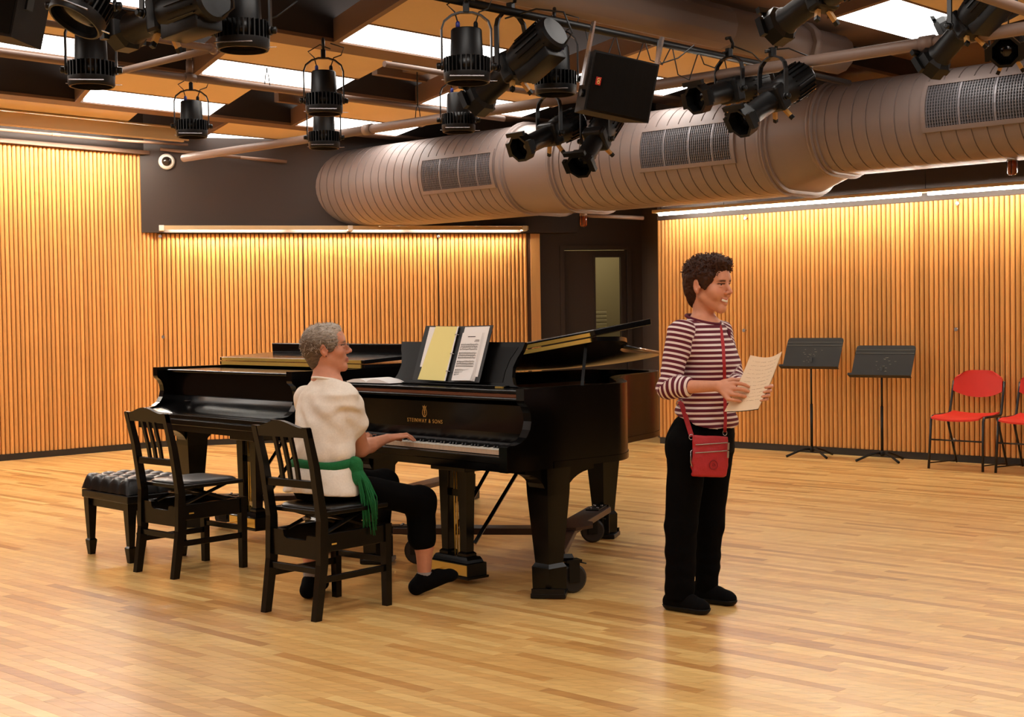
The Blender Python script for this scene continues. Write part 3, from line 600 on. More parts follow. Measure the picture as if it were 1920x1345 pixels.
# ------------------------------------------------------------------ black piano chairs
M_ebony = mat('black_lacquered_wood', S(9, 7, 6), .27, var=.1, vscale=6, spec=.32)
M_leather = mat('black_leather', S(11, 10, 10), .30, bump=.10, bscale=140, spec=.45)
def rect_loft(pts, hx, hy):
    """square-section rail through points, hx/hy half sizes (numbers or lists)"""
    rr = []
    for i, p in enumerate(pts):
        x = hx[i] if isinstance(hx, (list, tuple)) else hx; y = hy[i] if isinstance(hy, (list, tuple)) else hy
        rr.append([(p[0]-x, p[1]-y, p[2]), (p[0]+x, p[1]-y, p[2]), (p[0]+x, p[1]+y, p[2]), (p[0]-x, p[1]+y, p[2])])
    return rr
def piano_chair(label):
    t = thing('piano_chair', label, 'chair', (0, 0, 0), 0, 'black piano chairs')
    hw = .175
    yb = lambda z: float(np.interp(z, [0, .25, .45, .70, .92], [-.245, -.205, -.200, -.24, -.295]))
    for sx in (-1, 1):
        w = MB(); w.loft(rect_loft([(sx*hw, .2, 0), (sx*hw, .2, .15), (sx*hw, .2, .392)], [.017, .018, .021], [.017, .018, .021]), True, True, False); w.build('leg', M_ebony, t)
        w = MB(); zz = [0, .12, .25, .38, .45, .55, .70, .80, .875]; w.loft(rect_loft([(sx*hw, yb(z), z) for z in zz], .0165, [.019, .021, .024, .024, .022, .020, .018, .016, .015]), True, True, False); w.build('leg', M_ebony, t)
    w = MB()      # crest rail with a low arch
    n = 18; rr = []
    for i in range(n+1):
        u = -1+2*i/n; x = u*(hw+.0165); top = .875+.032*(.5+.5*math.cos(PI*min(1, abs(u)/.86)))+(.004 if abs(u) > .86 else 0); bot = .83
        rr.append([(x, yb(bot)-.013, bot), (x, yb(top)-.012, top), (x, yb(top)+.012, top), (x, yb(bot)+.013, bot)])
    w.loft(rr, True, True, False); w.build('crest_rail', M_ebony, t, autos=math.radians(30))
    w = MB(); w.box(-hw, hw, yb(.615)-.012, yb(.615)+.012, .595, .632, bev=.003); w.build('back_rail', M_ebony, t)
    for x in (-.055, 0, .055):
        w = MB(); w.loft(rect_loft([(x, yb(z), z) for z in (.625, .70, .77, .84)], .0105, .007), True, True, False); w.build('back_slat', M_ebony, t)
    # frame
    for sx in (-1, 1):
        w = MB(); w.box(sx*hw-.012, sx*hw+.012, -.2, .2, .305, .388, bev=.003); w.build('side_apron', M_ebony, t)
        w = MB(); w.box(sx*hw-.009, sx*hw+.009, -.2, .2, .165, .195, bev=.003); w.build('stretcher', M_ebony, t)
    w = MB(); w.box(-hw, hw, .19, .212, .305, .388, bev=.003); w.build('front_apron', M_ebony, t)
    w = MB(); yy = yb(.35)
    w.prism([(-hw, .27), (hw, .27), (hw, .375), (.085, .375), (.078, .352), (-.055, .352), (-.075, .362), (-.082, .39), (-hw, .39)], -.011, .011, T(0, yy, 0) @ RX(PI/2)); w.build('back_apron', M_ebony, t)
    w = MB(); w.box(-hw, hw, -.012, .012, .205, .235, T(0, yb(.22), 0), bev=.003); w.build('stretcher', M_ebony, t)
    w = MB(); w.box(-hw, hw, .19, .208, .205, .235, bev=.003); w.build('stretcher', M_ebony, t)
    # scissor lift
    for sx in (-1, 1):
        for s2 in (-1, 1):
            w = MB(); w.tube([(sx*(.125+.006*s2), -s2*.14, .385), (sx*(.125+.006*s2), s2*.14, .475)], .010, 4, smooth=False); w.build('scissor_bar', M_black, t)
    w = MB(); w.tube([(-.13, 0, .43), (.13, 0, .43)], .006, 8); w.tube([(-.13, -.13, .47), (.13, -.13, .47)], .006, 8); w.tube([(-.02, -.14, .44), (-.02, -.10, .435)], .008, 8); w.build('adjuster', M_steel, t)
    # seat
    w = MB(); w.box(-.19, .19, -.185, .205, .470, .490, bev=.004); st = w.build('seat', M_ebony, t)
    w = MB(); rr = []
    for g, z in ((.0, .490), (.0, .497), (.012, .505), (.05, .510), (.12, .513)):
        a_, b_ = .18-g, .185-g; rr.append([(math.copysign(abs(math.cos(q))**.35, math.cos(q))*a_, .01+math.copysign(abs(math.sin(q))**.35, math.sin(q))*b_, z) for q in [2*PI*(i+.5)/32 for i in range(32)]])
    w.loft(rr, True, True, True); w.build('seat_pad', M_leather, st, autos=math.radians(60))
    w = MB(); w.box(hw+.0122, hw+.0135, -.155, -.125, .335, .342); w.build('maker_plate', M_brass, t)
    return t
ch = piano_chair('black wooden piano chair the seated pianist sits on')
ch.location = (-.874, 6.69, 0); ch.rotation_euler = (0, 0, -math.radians(40.5))
c2 = dup(ch); c2['label'] = 'empty black wooden piano chair between the leather bench and the pianist'
c2.location = (-1.765, 7.80, 0); c2.rotation_euler = (0, 0, -math.radians(42.5))
# ------------------------------------------------------------------ tufted bench
bn = thing('piano_bench', 'tufted black leather piano bench on four tapered wooden legs', 'bench', (-2.215, 8.31, 0), math.radians(-46.5))
bl, bw = .275, .20       # half length (x) and half width (y)
for sx in (-1, 1):
    for sy in (-1, 1):
        w = MB(); w.loft(rect_loft([(sx*.235, sy*.165, z) for z in (0, .075, .085, .095, .30, .345)], [.016, .024, .025, .017, .027, .028], [.016, .024, .025, .017, .027, .028]), True, True, False); w.build('leg', M_ebony, bn)
w = MB(); w.box(-.235, .235, -.175, .175, .29, .345, bev=.004); w.build('apron', M_ebony, bn)
w = MB(); w.box(-bl, bl, -bw, bw, .338, .385, bev=.006); w.build('leather_band', M_leather, bn)
w = MB(); nx, ny = 64, 48; tx, ty = 5, 4
def tuft(u, v):
    x, y = u*bl, v*bw
    fx = (u+1)/2*tx; fy = (v+1)/2*ty
    g = min(1, (1-abs(u))*6)*1.0; h = min(1, (1-abs(v))*6)
    edge = (1-max(0, 1-(1-abs(u))*7)**2.2)*(1-max(0, 1-(1-abs(v))*6)**2.2)
    cx = abs(fx-round(fx)); cy = abs(fy-round(fy))
    puff = (math.sin(PI*(fx % 1))**.55)*.55+.45*(math.sin(PI*(fy % 1))**.55)
    dent = math.exp(-((cx*1.0)**2+(cy*1.0)**2)/.018)
    return (x, y, .385+.062*max(edge, 0)**.5+.034*puff*max(edge, .35)-.016*dent*edge)
vs = [tuft(-1+2*i/nx, -1+2*j/ny) for j in range(ny+1) for i in range(nx+1)]
def bulge(p):
    return p
w.add(vs, [(j*(nx+1)+i, j*(nx+1)+i+1, (j+1)*(nx+1)+i+1, (j+1)*(nx+1)+i) for j in range(ny) for i in range(nx)], True)
cu = w.build('tufted_cushion', M_leather, bn)
for i in range(1, tx):
    for j in range(1, ty):
        p = tuft(-1+2*i/tx, -1+2*j/ty); w = MB(); w.lathe([(.009, 0), (.008, .003), (.004, .005)], 10, T(p[0], p[1], p[2]-.001)); w.build('button', M_leather, cu)
# ------------------------------------------------------------------ grand pianos
M_piano = mat('satin_black_lacquer', S(5, 4, 4), .2, spec=.28, roughvar=.05, vscale=3)
M_inner = mat('bronze_iron_plate', S(104, 66, 30), .5, metal=.4)
M_wood_in = mat('red_brown_wood', S(120, 66, 34), .4)
M_ivory = mat('white_key_top', S(240, 234, 220), .3); M_keyf = mat('key_front', S(228, 200, 170), .4); M_bkey = mat('black_key', S(16, 16, 17), .25)
def smooth_path(pts, n=5):
    out = []; P_ = [Vector((p[0], p[1], 0)) for p in pts]
    for i in range(len(P_)-1):
        a_ = P_[max(i-1, 0)]; b_ = P_[i]; c_ = P_[i+1]; d_ = P_[min(i+2, len(P_)-1)]
        for k_ in range(n):
            s = k_/n; out.append(.5*((2*b_)+(c_-a_)*s+(2*a_-5*b_+4*c_-d_)*s*s+(3*b_-a_-3*c_+d_)*s**3))
    out.append(P_[-1]); return [(p.x, p.y) for p in out]
def offset(path, d):
    out = []
    for i, p in enumerate(path):
        a_ = Vector(path[max(i-1, 0)]); b_ = Vector(path[min(i+1, len(path)-1)]); t_ = (b_-a_).normalized(); n_ = Vector((-t_.y, t_.x)); q = Vector(p)+n_*d; out.append((q.x, q.y))
    return out
def rim_path(W_, L_):
    k = L_-2.15; sx = W_/1.48
    ctrl = [(0, .299), (0, .45), (0, .66+.25*k), (-.02, .80+.3*k), (-.12, .95+.4*k), (-.30, 1.12+.55*k), (-.47, 1.28+.7*k), (-.60, 1.47+.85*k), (-.68, 1.68+k), (-.75, 1.88+k), (-.86, 2.05+k), (-1.02, 2.135+k), (-1.2, 2.15+k), (-1.36, 2.08+k), (-1.45, 1.93+k), (-1.48, 1.74+k), (-1.48, 1.2), (-1.48, .6), (-1.48, .299)]
    return smooth_path([(x*sx, y) for x, y in ctrl])
def grand_piano(name, label, loc, rotz, W_, L_, lift):
    t = thing(name, label, 'piano', (loc[0], loc[1], lift), rotz, 'grand pianos side by side')
    rp = rim_path(W_, L_); ip = offset(rp, .055)
    w = MB(); w.loft([[(*o_, .665), (*o_, 1.02), (*i_, 1.02), (*i_, .665)] for o_, i_ in zip(rp, ip)], True, True, True); w.build('rim', M_piano, t, autos=math.radians(35))
    op = offset(rp, -.004); jp = offset(rp, .05)
    w = MB(); w.loft([[(*o_, .632), (*o_, .664), (*i_, .664), (*i_, .632)] for o_, i_ in zip(op, jp)], True, True, True); w.build('base_moulding', M_piano, t, autos=math.radians(35))
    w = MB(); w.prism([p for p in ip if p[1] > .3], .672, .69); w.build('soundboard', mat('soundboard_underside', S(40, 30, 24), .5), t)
    w = MB(); w.prism([p for p in offset(rp, .08) if p[1] > .46], .925, .935); w.build('iron_plate', M_inner, t)
    for q in range(4):
        w = MB(); x = -W_*(.2+.2*q); w.box(x-.012, x+.012, .5, min(1.0+.25*q, L_-.4), .936, .962); w.build('plate_strut', M_inner, t)
    w = MB(); w.prism([(-W_+.06, .31), (-.06, .31), (-.06, .40), (-W_+.06, .40)], .90, .945); w.build('pin_block', M_wood_in, t)
    prof = [(0, .632), (0, .752), (.012, .757), (.05, .758), (.09, .768), (.125, .79), (.148, .825), (.158, .865), (.152, .905), (.138, .935), (.116, .952), (.112, .965), (.112, 1.02), (.30, 1.02), (.30, .632)]
    for x0 in (-.055, -W_):
        w = MB(); w.prism([(p[0], p[1]) for p in prof], x0, x0+.055, Matrix(((0, 0, 1, 0), (1, 0, 0, 0), (0, 1, 0, 0), (0, 0, 0, 1)))); w.build('arm', M_piano, t)
    w = MB(); w.box(-W_+.056, -.056, .012, .60, .632, .668); w.build('keybed', M_piano, t)
    w = MB(); w.box(-W_+.056, -.056, .005, .035, .669, .705, bev=.004); w.build('keyslip', M_piano, t)
    # legs
    k = L_-2.15
    for li, (x, y) in enumerate(((-.085, .34), (-W_+.085, .34), (-1.12*W_/1.48, 1.84+k))):
        w = MB(); w.loft(rect_loft([(x, y, z) for z in (.03, .035, .145, .165, .50, .632)], [.050, .058, .060, .048, .073, .078], [.050, .058, .060, .048, .073, .078]), True, True, False); lg = w.build('leg', M_piano, t)
        if li < 2:
            nseg = 8; arcs = []
            pr = [(-.20, .632), (-.20, .612)]+[(-.20+.135*math.sin(PI/2*i/nseg), .612-.12*(1-math.cos(PI/2*i/nseg))) for i in range(1, nseg+1)]
            pr += [(.06+.20-.20*math.sin(PI/2*i/nseg), .605-.13*(1-math.cos(PI/2*i/nseg))) for i in range(nseg, 0, -1)]+[(.26, .605), (.26, .632)]
            w = MB(); w.prism(pr, -.055, .055, T(x, y, 0) @ Matrix(((0, 0, 1, 0), (1, 0, 0, 0), (0, 1, 0, 0), (0, 0, 0, 1)))); w.build('bracket', M_piano, lg)
    # lyre
    ly = .30; lx = -W_/2+.05
    for sx in (-1, 1):
        w = MB(); w.loft(rect_loft([(lx+sx*.075, ly, z) for z in (.135, .15, .16, .60, .632)], [.034, .034, .024, .036, .036], [.034, .034, .024, .030, .030]), True, True, False); w.build('lyre_post', M_piano, t)
    w = MB(); w.box(lx-.14, lx+.14, ly-.06, ly+.075, .575, .631, bev=.004); w.build('lyre_top', M_piano, t)
    w = MB(); w.box(lx-.06, lx+.06, ly-.01, ly+.01, .44, .475); w.build('lyre_bar', M_piano, t)
    w = MB(); w.loft([[(lx+sx*a_, ly+sy*b_, z) for sx, sy in ((-1, -1), (1, -1), (1, 1), (-1, 1))] for z, a_, b_ in ((.028, .160, .070), (.040, .162, .072), (.041, .152, .064), (.105, .152, .064), (.108, .140, .055), (.122, .135, .05), (.135, .125, .045))], True, True, False); pbx = w.build('pedal_box', M_piano, t)
    w = MB(); w.box(lx-.148, lx+.148, ly-.0675, ly-.0645, .046, .100); w.build('brass_plate', M_brass, pbx)
    for q in (-.06, 0, .06):
        w = MB(); w.loft([[(lx+q-a_, y, z-.006), (lx+q+a_, y, z-.006), (lx+q+a_, y, z+.006), (lx+q-a_, y, z+.006)] for y, z, a_ in ((ly-.05, .066, .009), (ly-.10, .064, .009), (ly-.13, .062, .014), (ly-.165, .058, .012))], True, True, False); w.build('pedal', M_brass, pbx)
        w = MB(); w.tube([(lx+q*.35, ly, .13), (lx+q*.35, ly, .60)], .004, 6); w.build('pedal_rod', M_brass, t)
    for sx in (-1, 1):
        w = MB(); w.tube([(lx+sx*.10, ly+.03, .20), (lx+sx*.12, ly+.42, .66)], .013, 4, smooth=False); w.build('lyre_brace', M_piano, t)
    w = MB(); w.box(-W_+.056, -.056, .235, .315, .945, .962, bev=.003); w.build('top_rail', M_wood_in, t)
    return t
RZP = math.radians(-48.0)
PO1 = (-.03, 6.6); W1, L1 = 1.56, 2.15
p1 = grand_piano('grand_piano', 'open black grand piano being played, music desk up and gold lettering', PO1, RZP, W1, L1, 0)
PO2 = (-1.345, 8.06); W2, L2 = 1.64, 2.74
p2 = grand_piano('grand_piano', 'closed black grand piano behind the bench, fallboard shut and lid folded', PO2, RZP, W2, L2, .045)
# --- played piano: keys, fallboard, desk, lid
KW = 1.235/52; kx0 = -.11-52*KW
w = MB(); w.box(-W1+.056, kx0-.002, .045, .20, .669, .748); w.build('key_block', M_piano, p1)
w = MB(); w.box(kx0+52*KW+.002, -.056, .045, .20, .669, .748); w.build('key_block', M_piano, p1)
w = MB(); w.box(-KW/2+.0005, KW/2-.0005, 0, .15, 0, .022); w.box(-KW/2+.0005, KW/2-.0005, -.002, .15, .022, .024); o_ = w.build('white_key', M_ivory); kme = o_.data; kme.materials.append(M_keyf)
for pl in kme.polygons:
    if pl.normal.y < -.9 and pl.center.z < .02: pl.material_index = 1
bpy.data.objects.remove(o_)
w = MB(); w.loft([[(-.0055, 0, 0), (.0055, 0, 0), (.0055, .10, 0), (-.0055, .10, 0)], [(-.0045, .004, .011), (.0045, .004, .011), (.0045, .10, .011), (-.0045, .10, .011)]], True, True, False); o_ = w.build('black_key', M_bkey); bme = o_.data; bpy.data.objects.remove(o_)
for i in range(52):
    o = bpy.data.objects.new('white_key', kme); COL.objects.link(o); o.parent = p1; o.location = (kx0+KW*(i+.5), .047, .708)
    if i < 51 and (i % 7) in (0, 2, 3, 5, 6):
        o = bpy.data.objects.new('black_key', bme); COL.objects.link(o); o.parent = p1; o.location = (kx0+KW*(i+1), .098, .7325)
w = MB(); fy = .168
w.prism([(fy, .735), (fy+.006, .752), (fy, .80), (fy-.004, .935), (fy+.03, .957), (fy+.05, .957), (fy+.03, .735)], -W1+.056, -.056, Matrix(((0, 0, 1, 0), (1, 0, 0, 0), (0, 1, 0, 0), (0, 0, 0, 1)))); fb = w.build('fallboard', M_piano, p1)
w = MB(); w.box(-W1+.056, -.056, .13, .30, .958, .972, bev=.004); w.build('fallboard_lip', M_piano, p1)
w = MB(); w.box(-W1+.056, -.056, .16, .43, .990, 1.008, bev=.004); w.build('desk_slide', M_piano, p1)
w = MB(); w.box(-W1+.056, -.056, .165, .172, .973, .988); w.build('desk_rail', M_wood_in, p1)
M_gold = mat('gold_leaf', S(226, 176, 92), .35, metal=.6)
def text_mesh(s, size, name, m, parent, M, ext=.0006, space=1.0):
    cu_ = bpy.data.curves.new(name, 'FONT'); cu_.body = s; cu_.size = size; cu_.align_x = 'CENTER'; cu_.align_y = 'CENTER'; cu_.extrude = ext; cu_.space_character = space
    to = bpy.data.objects.new(name, cu_); COL.objects.link(to); dg_ = bpy.context.evaluated_depsgraph_get(); me_ = bpy.data.meshes.new_from_object(to.evaluated_get(dg_)); bpy.data.objects.remove(to)
    for v in me_.vertices: v.co = M @ v.co
    o = bpy.data.objects.new(name, me_); COL.objects.link(o); me_.materials.clear(); me_.materials.append(m); o.parent = parent; return o
LX = -.815
text_mesh('STEINWAY & SONS', .028, 'gold_lettering', M_gold, fb, T(LX, fy-.0045, .832) @ RX(PI/2), space=1.25)
w = MB()      # lyre emblem
E_ = T(LX, fy-.0045, .882)
for sx in (-1, 1): w.tube([E_ @ Vector((sx*p[0], 0, p[1])) for p in ((.004, -.026), (.014, -.020), (.018, -.010), (.015, .004), (.009, .014), (.011, .024), (.016, .027))], .0016, 5)
w.tube([E_ @ Vector((-.013, 0, .020)), E_ @ Vector((0, 0, .024)), E_ @ Vector((.013, 0, .020))], .0015, 5)
for q in (-.004, 0, .004): w.tube([E_ @ Vector((q, 0, -.022)), E_ @ Vector((q, 0, .022))], .0009, 4)
w.tube([E_ @ Vector((.006, 0, .006)), E_ @ Vector((-.006, 0, .004)), E_ @ Vector((.006, 0, -.006)), E_ @ Vector((-.006, 0, -.009))], .0016, 5); w.tube([E_ @ Vector((-.010, 0, -.028)), E_ @ Vector((.010, 0, -.028))], .002, 5); w.tube([E_ @ Vector((0, 0, .024)), E_ @ Vector((0, 0, .031))], .0018, 5)
w.build('gold_lyre_emblem', M_gold, fb)
# music desk
dk = MB(); tilt = .33; DKM = T(-.80, .335, 1.010) @ RX(-tilt)
hwid = .52; prof = [(-hwid, 0), (hwid, 0), (hwid-.03, .012), (hwid-.055, .05), (hwid-.066, .10), (hwid-.05, .15), (hwid-.028, .19), (hwid-.02, .232), (-hwid+.02, .232), (-hwid+.028, .19), (-hwid+.05, .15), (-hwid+.066, .10), (-hwid+.055, .05), (-hwid+.03, .012)]
dk.prism(prof, -.011, .011, DKM @ RX(PI/2)); desk = dk.build('music_desk', mat('desk_black', S(6, 5, 5), .3, spec=.12), p1)
for sx in (-1, 1):
    w = MB(); w.prism([(sx*(hwid-.115), .02), (sx*(hwid-.30), .02), (sx*(hwid-.30), .205), (sx*(hwid-.06), .205), (sx*(hwid-.10), .14), (sx*(hwid-.115), .08)], .0112, .013, DKM @ RX(PI/2)); w.build('desk_panel', mat('desk_panel_black', S(8, 7, 7), .4, spec=.12), desk)
    w = MB(); w.box(sx*(hwid-.10)-.028, sx*(hwid-.10)+.028, -.045, -.012, .0, .005, T(-.80, .335, 1.009)); w.build('hinge', M_brass, desk)
w = MB(); w.box(-hwid+.06, hwid-.06, -.036, -.0, .0, .010, T(-.80, .335, 1.0085), bev=.002); w.build('desk_ledge', M_piano, desk)
# lid on its short stick: hinged on the spine side, treble side up
th = math.radians(7.6); LM = T(-W1, 0, 1.026) @ RY(-th) @ T(W1, 0, 0)
lo_ = [p for p in offset(rim_path(W1, L1), -.012) if p[1] > .60]; lo_ = [(.012, .60)]+lo_+[(-W1-.012, .60)]
w = MB(); w.M = LM; w.prism(lo_, 0, .022); lid = w.build('lid', M_piano, p1, autos=math.radians(30))
FM = LM @ T(0, .60, .026) @ RX(math.radians(7.0))
w = MB(); w.M = FM; w.box(-W1-.01, .012, 0, .42, .0, .032, bev=.004); fl_ = w.build('folded_lid_flap', M_piano, lid)
w = MB(); w.M = LM; w.box(-W1+.02, -.02, .592, .5995, .0, .020); w.build('lid_hinge', M_brass, lid)
w = MB(); w.M = FM; w.box(-W1+.02, -.02, -.006, -.001, .003, .021); w.build('lid_hinge', M_brass, lid)
pb_ = Vector((-.075, .56, .94)); pt_ = LM @ Vector((-.10, .64, -.002))
w = MB(); w.tube([pb_, pt_], .011, 4, smooth=False); w.build('prop_stick', M_piano, p1)
# long stick and lid moulding seen past the flap
w = MB(); w.M = LM; w.tube([(-.10, .9, -.018), (-.52, 1.62, -.018)], .010, 6); w.build('long_prop_stick', M_piano, lid)
# --- closed piano: shut fallboard, panel, folded lid
MX_ = Matrix(((0, 0, 1, 0), (1, 0, 0, 0), (0, 1, 0, 0), (0, 0, 0, 1)))
w = MB(); pr = [(.03, .706), (.03, .738), (.05, .748), (.10, .760), (.15, .772), (.185, .79), (.21, .815), (.225, .835), (.25, .835), (.25, .706)]
w.prism(pr, -W2+.056, -.056, MX_, smooth=True); f2_ = w.build('fallboard', M_piano, p2, autos=math.radians(30))
w = MB(); w.box(-W2+.056, -.056, .228, .25, .836, .985, bev=.003); w.build('front_panel', M_piano, p2)
w = MB(); w.box(-W2+.06, -.056, .012, .03, .706, .735, bev=.004); w.build('keyslip_moulding', M_piano, p2)
w = MB(); w.box(-W2+.30, -W2+.33, .172, .20, .806, .808); w.build('lock_plate', M_steel, f2_)
w = MB(); w.box(-W2+.056, -.056, .17, .50, .99, 1.006, bev=.004); w.build('desk_slide', M_piano, p2)
lo2 = [p for p in offset(rim_path(W2, L2), -.012) if p[1] > .62]; lo2 = [(.012, .62)]+lo2+[(-W2-.012, .62)]
w = MB(); w.prism(lo2, 1.022, 1.044); lid2 = w.build('lid', M_piano, p2, autos=math.radians(30))
F2M = T(0, .62, 1.048) @ RX(math.radians(3.2))
w = MB(); w.M = F2M; w.box(-W2-.012, .012, 0, .44, 0, .024, bev=.004); w.build('folded_lid_flap', M_piano, lid2)
w = MB(); w.M = F2M; w.box(-W2-.012, .012, .42, .445, .024, .085, bev=.004); w.build('raised_lid_edge', M_piano, lid2)
w = MB(); w.box(-W2+.02, -.02, .612, .6195, 1.022, 1.044); w.build('lid_hinge', M_brass, lid2)
w = MB(); w.M = F2M; w.box(-W2+.02, -.02, -.006, -.001, .003, .022); w.build('lid_hinge', M_brass, lid2)
# ------------------------------------------------------------------ piano dollies
M_rub = mat('caster_rubber', S(26, 23, 22), .5); M_board = mat('stained_dolly_board', S(58, 34, 24), .45, var=.1)
def dolly(label, po, W_, L_, lift):
    t = thing('piano_dolly', label, 'dolly', (po[0], po[1], 0), RZP, 'three-armed piano dollies')
    k = L_-2.15; legs = ((-.085, .34), (-W_+.085, .34), (-1.12*W_/1.48, 1.84+k)); c = (-.68*W_/1.56, 1.02+k*.4); woff = ((.02, .135), (.2, .12), (.09, -.19))
    w = MB(); w.prism([(c[0]+.17*math.cos(q), c[1]+.17*math.sin(q)) for q in [PI/8+PI/4*i for i in range(8)]], .205, .222); w.build('centre_plate', M_board, t)
    for li, (x, y) in enumerate(legs):
        d = Vector((c[0]-x, c[1]-y, 0)); L = d.length; d.normalize(); n = Vector((-d.y, d.x, 0))
        m = Matrix((d, n, Vector((0, 0, 1)))).transposed().to_4x4(); m.translation = Vector((x, y, 0))
        w = MB(); w.M = m; w.box(.10, L+.05, -.07, .07, .168, .203, bev=.004); arm = w.build('arm', M_board, t)
        w = MB(); w.M = m; w.box(.075, .30, -.04, .04, .2035, .210, bev=.001); w.build('strap_plate', M_black, arm)
        for q in (.14, .25):
            for s2 in (-.022, .022): w = MB(); w.M = m; w.lathe([(.009, .21), (.008, .216), (.004, .218)], 8, T(q, s2, 0)); w.build('bolt', M_steel, arm)
        w = MB(); w.M = m; w.box(-.085, .085, -.085, .085, .004, .028+lift*.98, bev=.004); w.box(.062, .075, -.05, .05, .025, .21); w.box(-.085, -.068, -.08, .08, .025, .05+lift); w.build('leg_cup', M_black, t)
        wx = 0; m = T(x+woff[li][0], y+woff[li][1], 0) @ RZ((1.2, .5, .9)[li])
        w = MB(); w.tube([(x, y, .185), (x+woff[li][0], y+woff[li][1], .175)], .018, 4, smooth=False); w.build('caster_bracket', M_black, t)
        w = MB(); w.M = m; w.lathe([(.03, -.018), (.062, -.02), (.072, -.012), (.072, .012), (.062, .02), (.03, .018)], 24, T(wx, 0, .0725) @ RX(PI/2)); wh = w.build('caster_wheel', M_rub, t, autos=math.radians(35))
        w = MB(); w.M = m; w.lathe([(.0, -.024), (.02, -.024), (.02, .024), (.0, .024)], 12, T(wx, 0, .0725) @ RX(PI/2)); w.build('hub', M_black, wh)
        w = MB(); w.M = m
        for s2 in (-1, 1): w.box(wx-.028, wx+.028, s2*.03-.003, s2*.03+.003, .055, .155)
        w.box(wx-.04, wx+.04, -.034, .034, .152, .166); w.tube([(wx+.03, .02, .15), (wx+.085, .02, .135)], .004, 6); w.build('caster_fork', M_black, t)
    return t
dolly('brown three-armed dolly on black casters under the played piano', PO1, W1, L1, 0.0)
dolly('dolly on casters under the closed piano behind the bench', PO2, W2, L2, .045)
# ------------------------------------------------------------------ things on the played piano
PM = Matrix.Translation((PO1[0], PO1[1], 0)) @ RZ(RZP)
def paper_lines(name, base, ink, sx, sy, staves, title=True):
    m = bpy.data.materials.new(name); m.use_nodes = True; return m
M_paperw = mat('white_paper', S(254, 252, 250), .7); M_yellow = mat('yellow_card', S(255, 243, 160), .7); M_ink = mat('printed_ink', S(50, 45, 45), .8); M_binder = mat('black_binder_vinyl', S(12, 11, 12), .4, spec=.3)
BM = PM @ T(-.80, .318, 1.021) @ RX(-tilt) @ T(0, -.014, 0)
bd = thing('ring_binder', 'black ring binder open on the music desk with a yellow divider', 'binder', (0, 0, 0))
bd.matrix_world = BM
BW = .275; BH = .305
for sx in (-1, 1):
    w = MB(); w.box(min(0, sx*BW)+.012*(sx > 0), max(0, sx*BW)-.012*(sx < 0), -.003, .0, 0, BH, RZ(-sx*.05)); w.build('cover', M_binder, bd)
w = MB(); w.box(-.014, .014, -.003, .0, 0, BH); w.build('spine', M_binder, bd)
for z in (.055, .15, .255):
    w = MB(); w.tube([(.014*math.cos(q), -.006-.016*math.sin(q), z) for q in [PI*i/8 for i in range(9)]], .0022, 6); w.build('ring', M_steel, bd)
w = MB(); w.box(-.235, -.012, -.007, -.004, .075, BH-.008, RZ(.05)); w.build('back_sheet', M_paperw, bd)
w = MB(); w.prism([(-.225, .004), (-.012, .004), (-.012, BH-.004), (-.185, BH-.004)], .008, .0095, RZ(.05) @ RX(PI/2)); w.build('yellow_divider', M_yellow, bd)
w = MB(); w.box(-.012, -.004, -.0125, -.0095, .004, BH-.004); w.build('divider_edge', M_paperw, bd)
sh = None
for i in range(4):
    w = MB(); rr = []; x0 = .052; x1 = .215+.006*i; y_ = -.016+.003*i
    for j in range(11):
        u = j/10; zz = .006+.258*u; rr.append([(x0, y_-.0004, zz), (x1-(0 if u > .2 else .0), y_-.0004-.02*max(0, .25-u)*(4-i)/4*1.5, zz), (x1, y_+.0004-.02*max(0, .25-u)*(4-i)/4*1.5, zz), (x0, y_+.0004, zz)])
    w.loft(rr, True, True, False, RZ(-.03)); o = w.build('music_sheet', M_paperw, bd)
    if i == 0: sh = o
w = MB(); w.box(.045, .252, -.0045, -.0035, .03, BH-.006, RZ(-.05)); w.build('back_sheet', M_paperw, bd)
def staff_print(parent, x0, x1, z1, z0, y, M, title=True, mt=None):
    """printed music: staves with small notes, flat print on the sheet"""
    w = MB(); h = z1-z0; r2 = random.Random(3)
    if title:
        w.box((x0+x1)/2-.03, (x0+x1)/2+.032, y-.0003, y, z1-.024, z1-.020); w.box(x1-.045, x1-.012, y-.0003, y, z1-.042, z1-.039); w.box(x1-.05, x1-.01, y-.0003, y, z1-.048, z1-.0455)
        top = z1-.062
    else: top = z1-.02
    nsys = 4; dz = (top-z0)/nsys
    for s in range(nsys):
        for r in range(3):
            zz = top-s*dz-r*dz*.27
            for l in range(5): w.box(x0+.012+(.006 if s == 0 else 0), x1-.010, y-.00025, y, zz-l*.0016-.0002, zz-l*.0016+.0002)
            for n in range(16):
                xx = x0+.02+(x1-x0-.036)*n/16+r2.uniform(-.002, .002); zn = zz-.0032+r2.uniform(-.004, .004)
                w.box(xx-.0013, xx+.0013, y-.0003, y, zn-.0009, zn+.0009); w.box(xx+.0009, xx+.0014, y-.0003, y, zn, zn+.006)
                if r == 0 and n % 2: w.box(xx-.003, xx+.003, y-.0003, y, zz-.0125, zz-.011)
            w.box(x0+.011, x0+.0145, y-.0003, y, zz-.008, zz+.001)
    w.M = None
    o = MB(); o.add(w.v, w.f, False, M); r = o.build('printed_music', mt or M_ink, parent); r['kind'] = 'stuff'; return r
staff_print(sh, .052, .215, .264, .02, -.0168, RZ(-.03))
